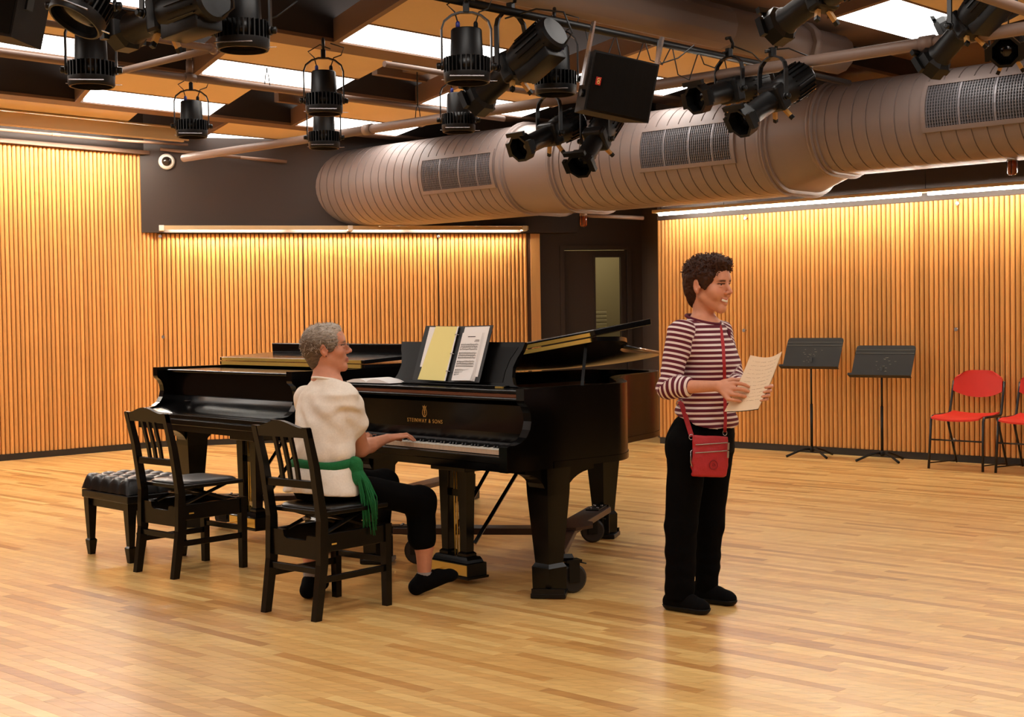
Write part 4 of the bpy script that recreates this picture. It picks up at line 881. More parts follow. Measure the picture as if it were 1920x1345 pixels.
# open score lying at the left of the desk
bk = thing('open_score', 'open white music score lying flat left of the music desk', 'book', (0, 0, 0)); bk.matrix_world = PM @ T(-1.36, .30, 1.011) @ RZ(.10)
w = MB(); w.box(-.19, .19, -.12, .12, 0, .003); w.build('cover', M_binder, bk)
for sx in (-1, 1):
    w = MB(); rr = []
    for i in range(13):
        u = i/12; x = sx*u*.185; z = .004+.022*math.sin(PI*min(1, u*1.05))**.7*(1-.45*u)+.004*(1-u); rr.append([(x, -.115, .0032), (x, -.115, z), (x, .115, z), (x, .115, .0032)])
    w.loft(rr, True, True, True); w.build('pages', M_paperw, bk, autos=math.radians(40))
# ------------------------------------------------------------------ music stands
M_stand = mat('scuffed_black_enamel', S(27, 28, 28), .5, var=.2, vscale=14, roughvar=.1)
def music_stand(loc, yaw, hz, label):
    t = thing('music_stand', label, 'music stand', (loc[0], loc[1], 0), yaw, 'music stands along the right wall')
    w = MB(); w.tube([(0, 0, .05), (0, 0, .5)], .013, 12); w.build('lower_tube', M_black, t)
    w = MB(); w.tube([(0, 0, .5), (0, .0, hz+.10)], .009, 12); w.build('upper_tube', M_black, t)
    w = MB(); w.lathe([(.018, .045), (.026, .06), (.022, .09), (.015, .1)], 14); w.build('collar', M_black, t)
    for q in (-2.35, -.55, 1.15):
        w = MB(); d = Vector((math.cos(q), math.sin(q), 0)); rr = []
        pts = [(.01, .075, .013), (.07, .074, .013), (.14, .055, .012), (.20, .03, .011), (.25, .011, .012)]
        w.tube([d*r_+Vector((0, 0, z)) for r_, z, _ in pts], [x[2] for x in pts], 8); w.build('foot', M_black, t)
    DM_ = T(0, -.03, hz) @ RX(-math.radians(26))
    ww, hh = .285, .315
    oc = [(-ww, 0), (ww, 0), (ww, hh-.03), (ww-.008, hh-.008), (ww-.03, hh), (-ww+.03, hh), (-ww+.008, hh-.008), (-ww, hh-.03)]
    w = MB(); w.prism(oc, -.002, .002, DM_ @ RX(PI/2)); dsk = w.build('desk', M_stand, t)
    for zz in (.235, .268):
        w = MB(); w.M = DM_; w.box(-ww+.004, ww-.004, -.0045, -.0022, zz-.004, zz+.004); w.build('pressed_rib', mat('worn_enamel', S(70, 70, 66), .45), dsk)
    w = MB(); w.M = DM_; w.box(-ww-.01, ww+.01, -.058, 0, -.005, .0); w.box(-ww-.01, ww+.01, -.060, -.056, -.005, .014); w.build('tray', M_stand, dsk)
    w = MB(); w.M = DM_; w.box(-.03, .03, .003, .03, .06, .16, bev=.004); w.build('tilt_bracket', M_black, t)
    r2 = random.Random(int(hz*1000)); w = MB(); w.M = DM_
    for i in range(16): x = r2.gauss(0, .05); z = r2.uniform(.05, .2); l = r2.uniform(.002, .012); w.box(x-l, x+l, -.0024, -.0021, z-.001, z+.001)
    w.build('scratches', mat('bare_scratch', S(150, 145, 125), .5), dsk)['kind'] = 'stuff'
music_stand((2.81, 13.38), math.radians(-38), .835, 'taller black music stand with a thin pole by the slatted right wall')
music_stand((3.345, 12.89), math.radians(-38), .765, 'shorter scratched black music stand next to the red chair')
# ------------------------------------------------------------------ red chairs
M_red = mat('red_plastic', S(214, 40, 22), .5, var=.05, bump=.06, bscale=200); M_tubeb = mat('black_tube_steel', S(22, 20, 20), .35)
def red_chair(label):
    t = thing('red_chair', label, 'chair', (0, 0, 0), 0, 'red chairs along the right wall')
    # faces -Y; seat .44 wide
    for sx in (-1, 1):
        x = sx*.235
        w = MB(); w.tube([(x+sx*.01, -.215, 0), (x+sx*.004, -.20, .22), (x, -.185, .42), (x, -.165, .448), (x, -.12, .452), (x, .14, .452)], .0115, 8); w.build('leg', M_tubeb, t)
        w = MB(); w.tube([(x*.98, .28, .015), (x*.98, .20, .2), (x*.98, .09, .44)], .0105, 8); w.build('leg', M_tubeb, t)
        w = MB(); w.tube([(x, .14, .452), (x, .165, .47), (x*.99, .205, .62), (x*.98, .235, .74)], .0115, 8); w.build('back_post', M_tubeb, t)
        w = MB(); w.tube([(x+sx*.005, -.21, .05), (x*.98, .275, .03)], .006, 6); w.build('linking_bar', M_black, t)
    w = MB(); w.tube([(-.238, -.2, .25), (.238, -.2, .25)], .007, 8); w.build('cross_bar', M_tubeb, t)
    w = MB(); rr = []
    for j in range(13):
        v = j/12; y = -.225+.41*v; z = .462+.018*math.sin(PI*v)*-.6+.014*v**4-.022*max(0, .18-v)/.18
        hw_ = .222-.02*abs(v-.4); row = []
        for i in range(13):
            u = -1+i/6; row.append((u*hw_, y-.012*(1-abs(u)**4)*(v < .1), z-.012*(1-u*u)+.006*abs(u)**4))
        rr.append(row)
    top = [p for r in rr for p in r]; n = 13
    w.add(top+[(p[0], p[1], p[2]-.014) for p in top], [(j*n+i, j*n+i+1, (j+1)*n+i+1, (j+1)*n+i) for j in range(12) for i in range(12)]+[(169+j*n+i, 169+(j+1)*n+i, 169+(j+1)*n+i+1, 169+j*n+i+1) for j in range(12) for i in range(12)]+[(i, 169+i, 169+i+1, i+1) for i in range(12)]+[(156+i, 157+i, 169+157+i, 169+156+i) for i in range(12)]+[(j*n, (j+1)*n, 169+(j+1)*n, 169+j*n) for j in range(12)]+[(j*n+12, 169+j*n+12, 169+(j+1)*n+12, (j+1)*n+12) for j in range(12)], True)
    w.build('seat', M_red, t, autos=math.radians(50))
    w = MB(); rr = []
    for j in range(11):
        v = j/10; row_f = []; row_b = []
        for i in range(17):
            u = -1+i/8; hw_ = .225*(1-.04*v-.20*max(0, v-.82)/.18*abs(v-.82)/.18); bot = .60+.055*(abs(u)**2.2); topz = .835-.05*abs(u)**5
            z = bot+(topz-bot)*v; x = u*hw_; y = .205+.14*(z-.60)+.03*(1-u*u)
            row_f.append((x, y-.010, z)); row_b.append((x, y+.008, z))
        rr.append(row_f+row_b[::-1])
    w.loft(rr, True, True, True); w.build('backrest', M_red, t, autos=math.radians(50))
    return t
rc = red_chair('red plastic chair on black tube legs, whole, beside the shorter music stand')
RYAW = math.atan2(.688, .725)
rc.location = (3.905, 12.24, 0); rc.rotation_euler = (0, 0, -math.radians(43.5)); 
r2_ = dup(rc); r2_['label'] = 'red plastic chair cut off by the picture edge, linked beyond its twin'; r2_.location = (3.905+.435, 12.24-.42, 0)
# ------------------------------------------------------------------ people: smooth solids turned into meshes
def vec(p): return np.array([p[0], p[1], p[2]], dtype=np.float32)
_nr = np.random.RandomState(5).rand(24, 24, 24).astype(np.float32)
def vnoise(p, sc, off=0.0):
    q = p*sc+off; i = np.floor(q).astype(int); f = (q-i).astype(np.float32); f = f*f*(3-2*f); r = 0
    for dx in (0, 1):
        for dy in (0, 1):
            for dz in (0, 1):
                wt = (f[..., 0] if dx else 1-f[..., 0])*(f[..., 1] if dy else 1-f[..., 1])*(f[..., 2] if dz else 1-f[..., 2])
                r = r+wt*_nr[(i[..., 0]+dx) % 24, (i[..., 1]+dy) % 24, (i[..., 2]+dz) % 24]
    return r-.5
class Cone:
    def __init__(s, a, b, ra, rb, k=.015, sub=False, flat=None):
        s.a, s.b, s.ra, s.rb, s.k, s.sub = vec(a), vec(b), ra, rb, k, sub; R = max(ra, rb); s.lo = np.minimum(s.a, s.b)-R; s.hi = np.maximum(s.a, s.b)+R
    def d(s, p):
        ab = s.b-s.a; t = np.clip(((p-s.a)@ab)/max(float(ab@ab), 1e-9), 0, 1); return np.linalg.norm(p-s.a-t[..., None]*ab, axis=-1)-(s.ra+(s.rb-s.ra)*t)
class Ell:
    def __init__(s, c, r, M=None, k=.015, sub=False):
        s.c, s.r, s.k, s.sub = vec(c), np.array(r, np.float32), k, sub
        s.R = np.array(M.to_3x3(), dtype=np.float32) if M is not None else np.eye(3, dtype=np.float32); R = max(r); s.lo = s.c-R; s.hi = s.c+R
    def d(s, p):
        q = (p-s.c)@s.R; k0 = np.linalg.norm(q/s.r, axis=-1); k1 = np.linalg.norm(q/(s.r*s.r), axis=-1)+1e-6; return k0*(k0-1)/k1
class Loft:
    """stack of ellipses: rows (z, cx, cy, a, b) in a frame with +Y front and +X right"""
    def __init__(s, M, rows, k=.03, power=2.0):
        s.M = np.array(M.inverted(), dtype=np.float32); s.rows = np.array(rows, dtype=np.float32); s.k = k; s.sub = False; s.pw = power
        pts = [M @ Vector((r[1]+sx*r[3], r[2]+sy*r[4], r[0])) for r in rows for sx in (-1, 1) for sy in (-1, 1)]
        s.lo = np.min([vec(p) for p in pts], 0); s.hi = np.max([vec(p) for p in pts], 0)
    def d(s, p):
        q = p@s.M[:3, :3].T+s.M[:3, 3]; r = s.rows; z = q[..., 2]
        f = [np.interp(z, r[:, 0], r[:, i]) for i in (1, 2, 3, 4)]
        e = np.abs((q[..., 0]-f[0])/f[2])**s.pw+np.abs((q[..., 1]-f[1])/f[3])**s.pw
        d = (e**(1/s.pw)-1)*np.minimum(f[2], f[3]); dz = np.maximum(r[0, 0]-z, z-r[-1, 0]); return np.maximum(d, dz)
class Plane:
    def __init__(s, p, n): s.p = vec(p); n = Vector(n).normalized(); s.n = vec(n); s.cut = True
    def d(s, p): return (p-s.p)@s.n
def smin(a, b, k):
    h = np.clip(.5+.5*(b-a)/k, 0, 1); return b*(1-h)+a*h-k*h*(1-h)
def sdf_pts(prims, p):
    D = np.full(p.shape[:-1], 1.0, np.float32)
    for s in prims:
        d = s.d(p)
        if hasattr(s, 'cut'): D = np.maximum(D, d)
        elif s.sub: D = -smin(-D, d, s.k)
        else: D = smin(D, d, s.k)
    return D
def axis(lo, hi, fine, h, hf):
    out = [lo]
    while out[-1] < hi:
        x = out[-1]; out.append(x+(hf if any(a-.004 <= x <= b+.004 for a, b in fine) else h))
    return np.array(out, np.float32)
def solid(prims, h=.006, hf=None, fine=(), disp=None, pad=.02):
    """prims -> vertices, quads. fine: list of (lo, hi) boxes sampled at hf"""
    adds = [s for s in prims if not hasattr(s, 'cut') and not s.sub]
    lo = np.min([s.lo for s in adds], 0)-pad; hi = np.max([s.hi for s in adds], 0)+pad
    ax = [axis(lo[i], hi[i], [(f[0][i], f[1][i]) for f in fine], h, hf or h) for i in range(3)]
    D = np.full([len(a) for a in ax], 1.0, np.float32)
    def grid(sl): return np.stack(np.meshgrid(ax[0][sl[0]], ax[1][sl[1]], ax[2][sl[2]], indexing='ij'), -1)
    for s in prims:
        if hasattr(s, 'cut'):
            g = (ax[0]-s.p[0])[:, None, None]*s.n[0]+(ax[1]-s.p[1])[None, :, None]*s.n[1]+(ax[2]-s.p[2])[None, None, :]*s.n[2]; D = np.maximum(D, g.astype(np.float32)); continue
        m = s.k+.03; sl = tuple(slice(max(0, int(np.searchsorted(ax[i], s.lo[i]-m))-1), int(np.searchsorted(ax[i], s.hi[i]+m))+1) for i in range(3))
        sub = D[sl]
        if sub.size == 0: continue
        d = s.d(grid(sl)).astype(np.float32); D[sl] = -smin(-sub, d, s.k) if s.sub else smin(sub, d, s.k)
    if disp is not None:
        I = np.nonzero(np.abs(D) < .03); P_ = np.stack([ax[i][I[i]] for i in range(3)], -1); D[I] -= disp(P_).astype(np.float32)
    for i in range(3):
        for e in (0, -1):
            idx = [slice(None)]*3; idx[i] = e; D[tuple(idx)] = np.maximum(D[tuple(idx)], .001)
    return surfnet(D, ax)
def surfnet(D, ax):
    S_ = D < 0; n = D.shape
    c = np.zeros([k-1 for k in n], np.int8)
    for dx in (0, 1):
        for dy in (0, 1):
            for dz in (0, 1): c += S_[dx:n[0]-1+dx, dy:n[1]-1+dy, dz:n[2]-1+dz]
    I = np.nonzero((c > 0) & (c < 8)); N = len(I[0]); idm = np.full(c.shape, -1, np.int32); idm[I] = np.arange(N)
    acc = np.zeros((N, 3), np.float64); cnt = np.zeros(N)
    for d in range(3):
        o = [k for k in range(3) if k != d]
        for e1 in (0, 1):
            for e2 in (0, 1):
                a = [I[0], I[1], I[2]]; a[o[0]] = a[o[0]]+e1; a[o[1]] = a[o[1]]+e2; b = list(a); b[d] = b[d]+1
                da = D[tuple(a)]; db = D[tuple(b)]; m = (da < 0) != (db < 0); t = np.where(m, da/np.where(m, da-db, 1), 0)
                for k in range(3):
                    ca = ax[k][a[k]]; cb = ax[k][b[k]]; acc[:, k] += np.where(m, ca+(cb-ca)*t, 0)
                cnt += m
    V = acc/np.maximum(cnt, 1)[:, None]; F = []
    for d in range(3):
        o = [(d+1) % 3, (d+2) % 3]; a = [slice(None)]*3; b = [slice(None)]*3; a[d] = slice(0, n[d]-1); b[d] = slice(1, n[d]); A = S_[tuple(a)]; B = S_[tuple(b)]
        J = list(np.nonzero(A != B)); ok = (J[o[0]] > 0) & (J[o[0]] < n[o[0]]-1) & (J[o[1]] > 0) & (J[o[1]] < n[o[1]]-1); J = [j[ok] for j in J]; fl = A[tuple(J)]
        def cid(x, y): q = list(J); q[o[0]] = q[o[0]]-x; q[o[1]] = q[o[1]]-y; return idm[tuple(q)]
        q = np.stack([cid(1, 1), cid(0, 1), cid(0, 0), cid(1, 0)], -1); q[~fl] = q[~fl][:, ::-1]; F.append(q)
    return V, np.concatenate(F)
def relax(V, F, it=2, lam=.5):
    e = np.concatenate([F[:, [0, 1]], F[:, [1, 2]], F[:, [2, 3]], F[:, [3, 0]]]); 
    for _ in range(it):
        acc = np.zeros_like(V); c = np.zeros(len(V)); np.add.at(acc, e[:, 0], V[e[:, 1]]); np.add.at(acc, e[:, 1], V[e[:, 0]]); np.add.at(c, e[:, 0], 1); np.add.at(c, e[:, 1], 1)
        V = V+lam*(acc/np.maximum(c, 1)[:, None]-V)
    return V
def mesh_obj(name, V, F, m, root, parent=None, col=None, attr=None):
    me = bpy.data.meshes.new(name); me.vertices.add(len(V)); me.vertices.foreach_set('co', (V-np.array(root)).astype(np.float32).ravel())
    me.loops.add(4*len(F)); me.loops.foreach_set('vertex_index', F.astype(np.int32).ravel()); me.polygons.add(len(F)); me.polygons.foreach_set('loop_start', np.arange(0, 4*len(F), 4, dtype=np.int32)); me.update(calc_edges=True); me.validate()
    me.polygons.foreach_set('use_smooth', np.ones(len(me.polygons), bool))
    if col is not None:
        a = me.color_attributes.new('Col', 'FLOAT_COLOR', 'POINT'); a.data.foreach_set('color', np.concatenate([col, np.ones((len(col), 1))], 1).astype(np.float32).ravel())
    if attr is not None:
        a = me.attributes.new('s', 'FLOAT', 'POINT'); a.data.foreach_set('value', attr.astype(np.float32))
    me.materials.append(m); o = bpy.data.objects.new(name, me); COL.objects.link(o)
    if parent: o.parent = parent
    else: o.location = root
    return o
def col_mat(name, rough, bump=0.0, bscale=300, spec=.4):
    m = mat(name, (1, 1, 1, 1), rough, spec=spec, bump=bump, bscale=bscale); nt = m.node_tree; a = nt.nodes.new('ShaderNodeAttribute'); a.attribute_name = 'Col'
    nt.links.new(a.outputs['Color'], nt.nodes['Principled BSDF'].inputs['Base Color']); return m
def head_prims(M, smile=0.0, wide=1.0, sc=1.0):
    """head around the point between the ears; +Y is the face, +X the person's right"""
    def P_(x, y, z): return M @ (Vector((x*wide, y, z))*sc)
    R = M; pr = [Ell(P_(0, -.014, .034), (.075*wide, .096, .086), R, .02), Ell(P_(0, .030, -.026), (.058*wide, .060, .086), R, .03)]
    for s in (-1, 1):
        pr += [Cone(P_(s*.047, .000, -.050), P_(s*.011, .062, -.100), .018, .014, .025), Ell(P_(s*.042, .056, -.026), (.022+.004*smile, .022+.003*smile, .020+.005*smile), R, .022)]
        if smile: pr += [Ell(P_(s*.040, .066, -.044), (.016, .014, .016), R, .02)]
    pr += [Ell(P_(0, .067, -.102), (.018, .015, .016), R, .018), Cone(P_(-.034, .079, .021), P_(.034, .079, .021), .0095, .0095, .016), Ell(P_(0, .062, .045), (.050, .03, .04), R, .03)]
    for s in (-1, 1):
        pr += [Ell(P_(s*.031, .098, .003), (.016, .014, .0095), R, .010, True)]
    pr += [Cone(P_(0, .086, .010), P_(0, .110, -.029), .0078, .0100, .012)]
    for s in (-1, 1):
        pr += [Ell(P_(s*.0115, .097, -.034), (.0085, .011, .0078), R, .006), Ell(P_(s*.031, .0815, .0095), (.0165, .008, .0042), R, .005), Ell(P_(s*.031, .0795, -.0055), (.0155, .008, .0038), R, .005)]
    mo = .0005 if not smile else .0
    for s in (-1, 1):
        cx, cz = (.024, -.067) if not smile else (.030, -.058)
        pr += [Cone(P_(0, .089, -.0625), P_(s*cx, .076-.004*smile, cz), .0062, .003, .006), Cone(P_(0, .088, -.0755-.004*smile), P_(s*cx, .075-.004*smile, cz-.003), .0068, .003, .006)]
    if smile:
        for s in (-1, 1): pr += [Cone(P_(0, .098, -.0705), P_(s*.027, .087, -.0625), .0078, .003, .003, True)]
        for s in (-1, 1): pr += [Cone(P_(s*.023, .099, -.036), P_(s*.041, .082, -.066), .003, .002, .008, True)]
    else:
        for s in (-1, 1): pr += [Cone(P_(0, .097, -.0688), P_(s*.024, .084, -.0685), .0017, .001, .003, True)]
        for s in (-1, 1): pr += [Cone(P_(s*.022, .099, -.040), P_(s*.034, .084, -.072), .002, .0015, .008, True)]
    for s in (-1, 1):
        er = R @ RZ(-s*.35) @ RX(.15)
        pr += [Ell(P_(s*.078, -.014, -.004), (.0075, .0185, .031), er, .006), Ell(P_(s*.078, -.008, -.028), (.006, .010, .011), er, .006), Ell(P_(s*.086, -.010, .0), (.006, .0105, .019), er, .004, True), Ell(P_(s*.080, .004, -.010), (.005, .006, .008), er, .004)]
    return scaled(pr, sc)
def head_cols(V, M, skin, lip, brow, smile=0.0, sc=1.0):
    Mi = np.array(M.inverted()); q = (V@Mi[:3, :3].T+Mi[:3, 3])/sc; x, y, z = q[:, 0], q[:, 1], q[:, 2]; ax_ = np.abs(x)
    c = np.tile(np.array(skin[:3]), (len(V), 1)); nz = vnoise(V, 60)[:, None]+.6*vnoise(V, 160)[:, None]; c = c*(1+.10*nz)
    def mix(w, col): 
        nonlocal c
        w = np.clip(w, 0, 1)[:, None]; c = c*(1-w)+np.array(col[:3])*w
    flush = np.exp(-((ax_-.042)**2+(z+.026)**2)/.0006)*(y > .02)*.35; mix(flush, (skin[0]*1.02, skin[1]*.72, skin[2]*.66))
    mix(np.exp(-(ax_**2/.0003+(z+.03)**2/.0004))*(y > .095)*.35, (skin[0]*1.0, skin[1]*.68, skin[2]*.62))
    lx = ax_/(.031 if smile else .025); lz = -.0685+(.010*lx**2 if smile else .0); lip_w = np.clip((1-lx)*6, 0, 1)*np.clip((.0085+.002*smile-np.abs(z-lz))/.003, 0, 1)*(y > .06); mix(lip_w*.75, lip)
    bz = .019-.12*np.maximum(ax_-.034, 0)+.10*np.minimum(ax_-.034, 0)*.3; mix(np.clip((.0056-np.abs(z-bz))/.002, 0, 1)*np.clip((ax_-.012)/.006, 0, 1)*np.clip((.052-ax_)/.008, 0, 1)*(y > .05)*.92, brow)
    mix(np.clip((.0034-np.abs(z-.0062))/.0012, 0, 1)*(np.abs(ax_-.031) < .017)*(y > .06)*.9, (.02, .012, .01))
    mix(np.exp(-((ax_-.010)**2+(z+.038)**2)/.000012)*(y > .09)*.8, (skin[0]*.25, skin[1]*.15, skin[2]*.12))
    mix(((ax_ > .074) & (y < .012) & (np.abs(z) < .05))*.3, (skin[0]*1.0, skin[1]*.66, skin[2]*.58))
    return np.clip(c, 0, 1)
def eyes(M, root, parent, iris, sc=1.0):
    for s in (-1, 1):
        w = MB(); n = 14; M2 = Matrix.Translation(-Vector(root)) @ M @ Matrix.Scale(sc, 4) @ T(s*.031, .0715, .002)
        w.lathe([(max(.0001, .0122*math.sin(PI*i/n)), .0122*math.cos(PI*i/n)) for i in range(n+1)], 18, M2 @ RX(-PI/2)); e = w.build('eyeball', mat('eye_white', S(225, 215, 205), .25), parent)
        w = MB(); w.lathe([(.0056, .0110), (.0054, .0116), (.0028, .0123), (.0001, .01245)], 16, M2 @ RX(-PI/2)); w.build('iris', iris, e)
def hand_prims(wrist, knuckles, fingers, thumb, r=.0085, rw=.024, thick=.013):
    """knuckles: 4 points; fingers: 4 lists of joint points after the knuckle; thumb: list of points from the palm side"""
    pr = []; wrist = Vector(wrist)
    for i, kn in enumerate(knuckles):
        kn = Vector(kn); pr.append(Cone(wrist+(kn-wrist)*.12, kn, rw*.62, r*1.12, .014)); pts = [kn]+[Vector(p) for p in fingers[i]]; rr = [r*1.08, r*.98, r*.88, r*.74]
        if i == 3: rr = [x*.86 for x in rr]
        for j in range(len(pts)-1): pr.append(Cone(pts[j], pts[j+1], rr[j], rr[j+1], .0035))
    th = [Vector(p) for p in thumb]; rt = [.015, .0115, .0098, .0082]
    for j in range(len(th)-1): pr.append(Cone(th[j], th[j+1], rt[j], rt[j+1], .006))
    return pr
def scaled(pr, sc):
    for s in pr:
        if isinstance(s, Ell): s.r = s.r*sc; s.lo = s.c-max(s.r); s.hi = s.c+max(s.r)
        elif isinstance(s, Cone): s.ra *= sc; s.rb *= sc; R = max(s.ra, s.rb); s.lo = np.minimum(s.a, s.b)-R; s.hi = np.maximum(s.a, s.b)+R
    return pr
def hit(prims, px, py, d0, d1, n=400):
    ds = np.linspace(d0, d1, n); P_ = np.stack([vec(at_d(px, py, float(d))) for d in ds]); D = sdf_pts(prims, P_); i = np.nonzero(D < 0)[0]
    return float(ds[i[0]]) if len(i) else None
def grow(prims, g):
    import copy
    out = []
    for s in prims:
        s = copy.copy(s)
        if isinstance(s, Cone): s.ra += g; s.rb += g; s.lo = s.lo-g; s.hi = s.hi+g
        elif isinstance(s, Ell): s.r = s.r+g; s.lo = s.lo-g; s.hi = s.hi+g
        elif isinstance(s, Loft): s.rows = s.rows.copy(); s.rows[:, 3:] += g; s.lo = s.lo-g; s.hi = s.hi+g
        out.append(s)
    return out
def hair_tufts(prims, M, sc, n, length, r, seed, curl, m, root, parent, zmin=.03, front=.09):
    """short strands rooted on the hair surface, drawn as thin tapered tubes"""
    rr = random.Random(seed); w = MB(); c = M @ Vector((0, -.01, .03))
    for i in range(n):
        th = rr.uniform(0, 2*PI); u = rr.uniform(-.35, 1); d = Vector((math.cos(th)*math.sqrt(max(0, 1-u*u)), math.sin(th)*math.sqrt(max(0, 1-u*u)), u)); dw = (M.to_3x3() @ d).normalized()
        ts = np.linspace(.05, .17, 60)*sc; P_ = np.stack([vec(c+dw*float(t)) for t in ts]); D = sdf_pts(prims, P_); k = np.nonzero(D < 0)[0]
        if len(k) == 0: continue
        t0 = float(ts[k[-1]]); q = M.inverted() @ (c+dw*t0)
        if q.z < zmin*sc or q.y > front*sc: continue
        p = c+dw*(t0-.004); flow = (M.to_3x3() @ Vector((rr.gauss(0, .5), rr.gauss(.2, .5), rr.gauss(-.1, .3)))); flow -= dw*flow.dot(dw); flow.normalize(); side = flow.cross(dw); pts = []
        for j in range(6):
            s = j/5; a = curl*s*2.2; pts.append(p+dw*(length*.55*math.sin(min(1, s*1.3)*PI*.6))+flow*(length*s*math.cos(a*.5))+side*(length*.35*math.sin(a)))
        w.tube([x-Vector(root) for x in pts], [r, r*1.1, r, r*.85, r*.6, r*.25], 5)
    o = w.build('hair_strands', m, parent); o['kind'] = 'stuff'; return o
# ------------------------------------------------------------------ standing person with a striped top
J = at_d
RT = Vector((.84, 6.56, 0))
FB = Vector((.83, -.56, 0)).normalized(); RB = Vector((FB.y, -FB.x, 0))
TM = Matrix((RB, FB, Vector((0, 0, 1)))).transposed().to_4x4(); TM.translation = Vector((.893, 6.6, 0))
SKIN1 = S(212, 148, 116)
HM1 = T(.912, 6.585, 1.492) @ RZ(math.radians(-129)) @ RX(math.radians(-1)); HS1 = 1.06
SR = Vector((.765, 6.47, 1.272)); SLf = Vector((.985, 6.745, 1.275))
ER = J(1254, 727, 6.44); WR = J(1346, 724, 6.27); EL = J(1378, 722, 6.52); WL = J(1422, 738, 6.31)
body = head_prims(HM1, 1.0, 1.0, HS1)
body += [Cone(HM1 @ Vector((0, -.030, -.050)), (.890, 6.61, 1.33), .047, .050, .016), Cone((.888, 6.61, 1.315), SR+Vector((.05, .03, .0)), .044, .03, .04), Cone((.888, 6.61, 1.315), SLf+Vector((-.04, -.03, .0)), .044, .03, .04)]
body += [Loft(TM, [(.74, 0, 0, .13, .10), (.86, 0, 0, .155, .115), (.98, 0, 0, .12, .09), (1.14, 0, .01, .13, .10), (1.26, 0, 0, .135, .085), (1.33, 0, 0, .08, .06)], .04)]
body += [Cone(SR, ER, .040, .036, .02), Cone(ER, WR, .036, .0235, .012), Cone(SLf, EL, .038, .034, .02), Cone(EL, WL, .034, .023, .012)]
# right hand: four fingers stacked flat on the sheet, thumb behind it
kn = [J(1376, 719, 6.235), J(1377, 729, 6.222), J(1372.5, 739.5, 6.216), J(1365, 748.5, 6.218)]
fg = [[J(1388, 719.5, 6.212), J(1397, 722, 6.212), J(1404, 725.5, 6.216)], [J(1389, 730, 6.202), J(1397, 732, 6.204), J(1404, 734.5, 6.208)], [J(1384.5, 741, 6.202), J(1392, 742.5, 6.204), J(1398.5, 744, 6.208)], [J(1375.5, 750.5, 6.206), J(1382.5, 751.5, 6.208), J(1389, 752.5, 6.212)]]
body += hand_prims(WR, kn, fg, [J(1356, 718, 6.262), J(1372, 713, 6.285), J(1386, 713, 6.295), J(1398, 717, 6.29)])
knl = [J(1434+d_, y_, 6.20) for d_, y_ in ((0, 724), (-3, 732.5), (-6, 741), (-9, 748.5))]
fgl = [[J(1447+d_, y_-1, 6.145), J(1445+d_, y_, 6.088), J(1435+d_, y_+2, 6.072)] for d_, y_ in ((0, 725), (-3, 733.5), (-6, 742), (-9, 749.5))]
body += hand_prims(WL, knl, fgl, [J(1418, 730, 6.28), J(1422, 721, 6.27), J(1427, 713, 6.255), J(1431, 706, 6.245)])
for (h_, k_, a_) in ((J(1292, 840, 6.5), J(1278, 985, 6.5), J(1275, 1112, 6.5)), (J(1338, 838, 6.68), J(1329, 985, 6.68), J(1323, 1098, 6.68))): body += [Cone(h_, k_, .07, .048, .03), Cone(k_, a_, .048, .035, .02)]
hb = HM1.translation; f1_ = (vec(hb)-.135, vec(hb)+.135); f2_ = (vec(J(1340, 765, 6.3)), vec(J(1410, 700, 6.1))); lo_h = np.minimum(f2_[0], f2_[1])-.01; hi_h = np.maximum(f2_[0], f2_[1])+np.array([.12, .06, .02])
V, F = solid(body, .0075, .0034, [f1_, (lo_h.astype(np.float32), hi_h.astype(np.float32))])
V = relax(V, F, 1, .35)
cols = head_cols(V, HM1, SKIN1, S(176, 84, 74), S(70, 40, 24), 1.0, HS1)
M_skin = col_mat('skin', .48, .06, 400)
pA = mesh_obj('person', V, F, M_skin, RT, None, cols)
tag(pA, 'person in a maroon striped top and black trousers standing and reading a held sheet', 'person')
eyes(HM1, RT, pA, mat('brown_iris', S(46, 28, 18), .2), HS1)
w = MB(); Mt = Matrix.Translation(-RT) @ HM1 @ Matrix.Scale(HS1, 4)
rr = []
for i in range(15):
    u = -1+2*i/14; x = u*.024; y = .0925-.0115*u*u; zc_ = -.0695+.0075*u*u; rr.append([Mt @ Vector((x, y, zc_-.005)), Mt @ Vector((x, y, zc_+.0048)), Mt @ Vector((x, y-.01, zc_+.0048)), Mt @ Vector((x, y-.01, zc_-.005))])
w.loft(rr, True, True, True); w.build('teeth', mat('teeth', S(240, 228, 208), .3), pA)
# hair: short sides, curly top
def H1(x, y, z): return HM1 @ (Vector((x, y, z))*HS1)
hair1 = [Ell(H1(0, -.014, .052), (.083, .104, .083), HM1, .02), Ell(H1(0, .052, .094), (.060, .052, .034), HM1, .03), Ell(H1(0, -.060, .0), (.067, .056, .078), HM1, .03), Ell(H1(0, -.062, -.055), (.044, .034, .048), HM1, .02)]
for s in (-1, 1): hair1 += [Ell(H1(s*.064, .0, .035), (.019, .062, .045), HM1, .02), Ell(H1(s*.070, .024, .008), (.008, .013, .030), HM1, .012)]
hair1 += [Ell(H1(0, .128, -.008), (.088, .078, .084), HM1, .010, True), Ell(H1(0, .05, -.12), (.12, .085, .085), HM1, .01, True)]
for s in (-1, 1): hair1 += [Ell(H1(s*.088, -.013, -.006), (.018, .023, .034), HM1, .006, True)]
hair1 = scaled(hair1, HS1)
def d1(p):
    q = (p-vec(HM1.translation))@np.array(HM1.to_3x3(), dtype=np.float32); top = np.clip((q[..., 2]-.02)/.05, 0, 1); return (.016*vnoise(p, 62)+.010*vnoise(p, 130, 3.3))*(.25+.75*top)+.003*vnoise(p, 240)
V, F = solid(hair1, .0032, disp=d1)
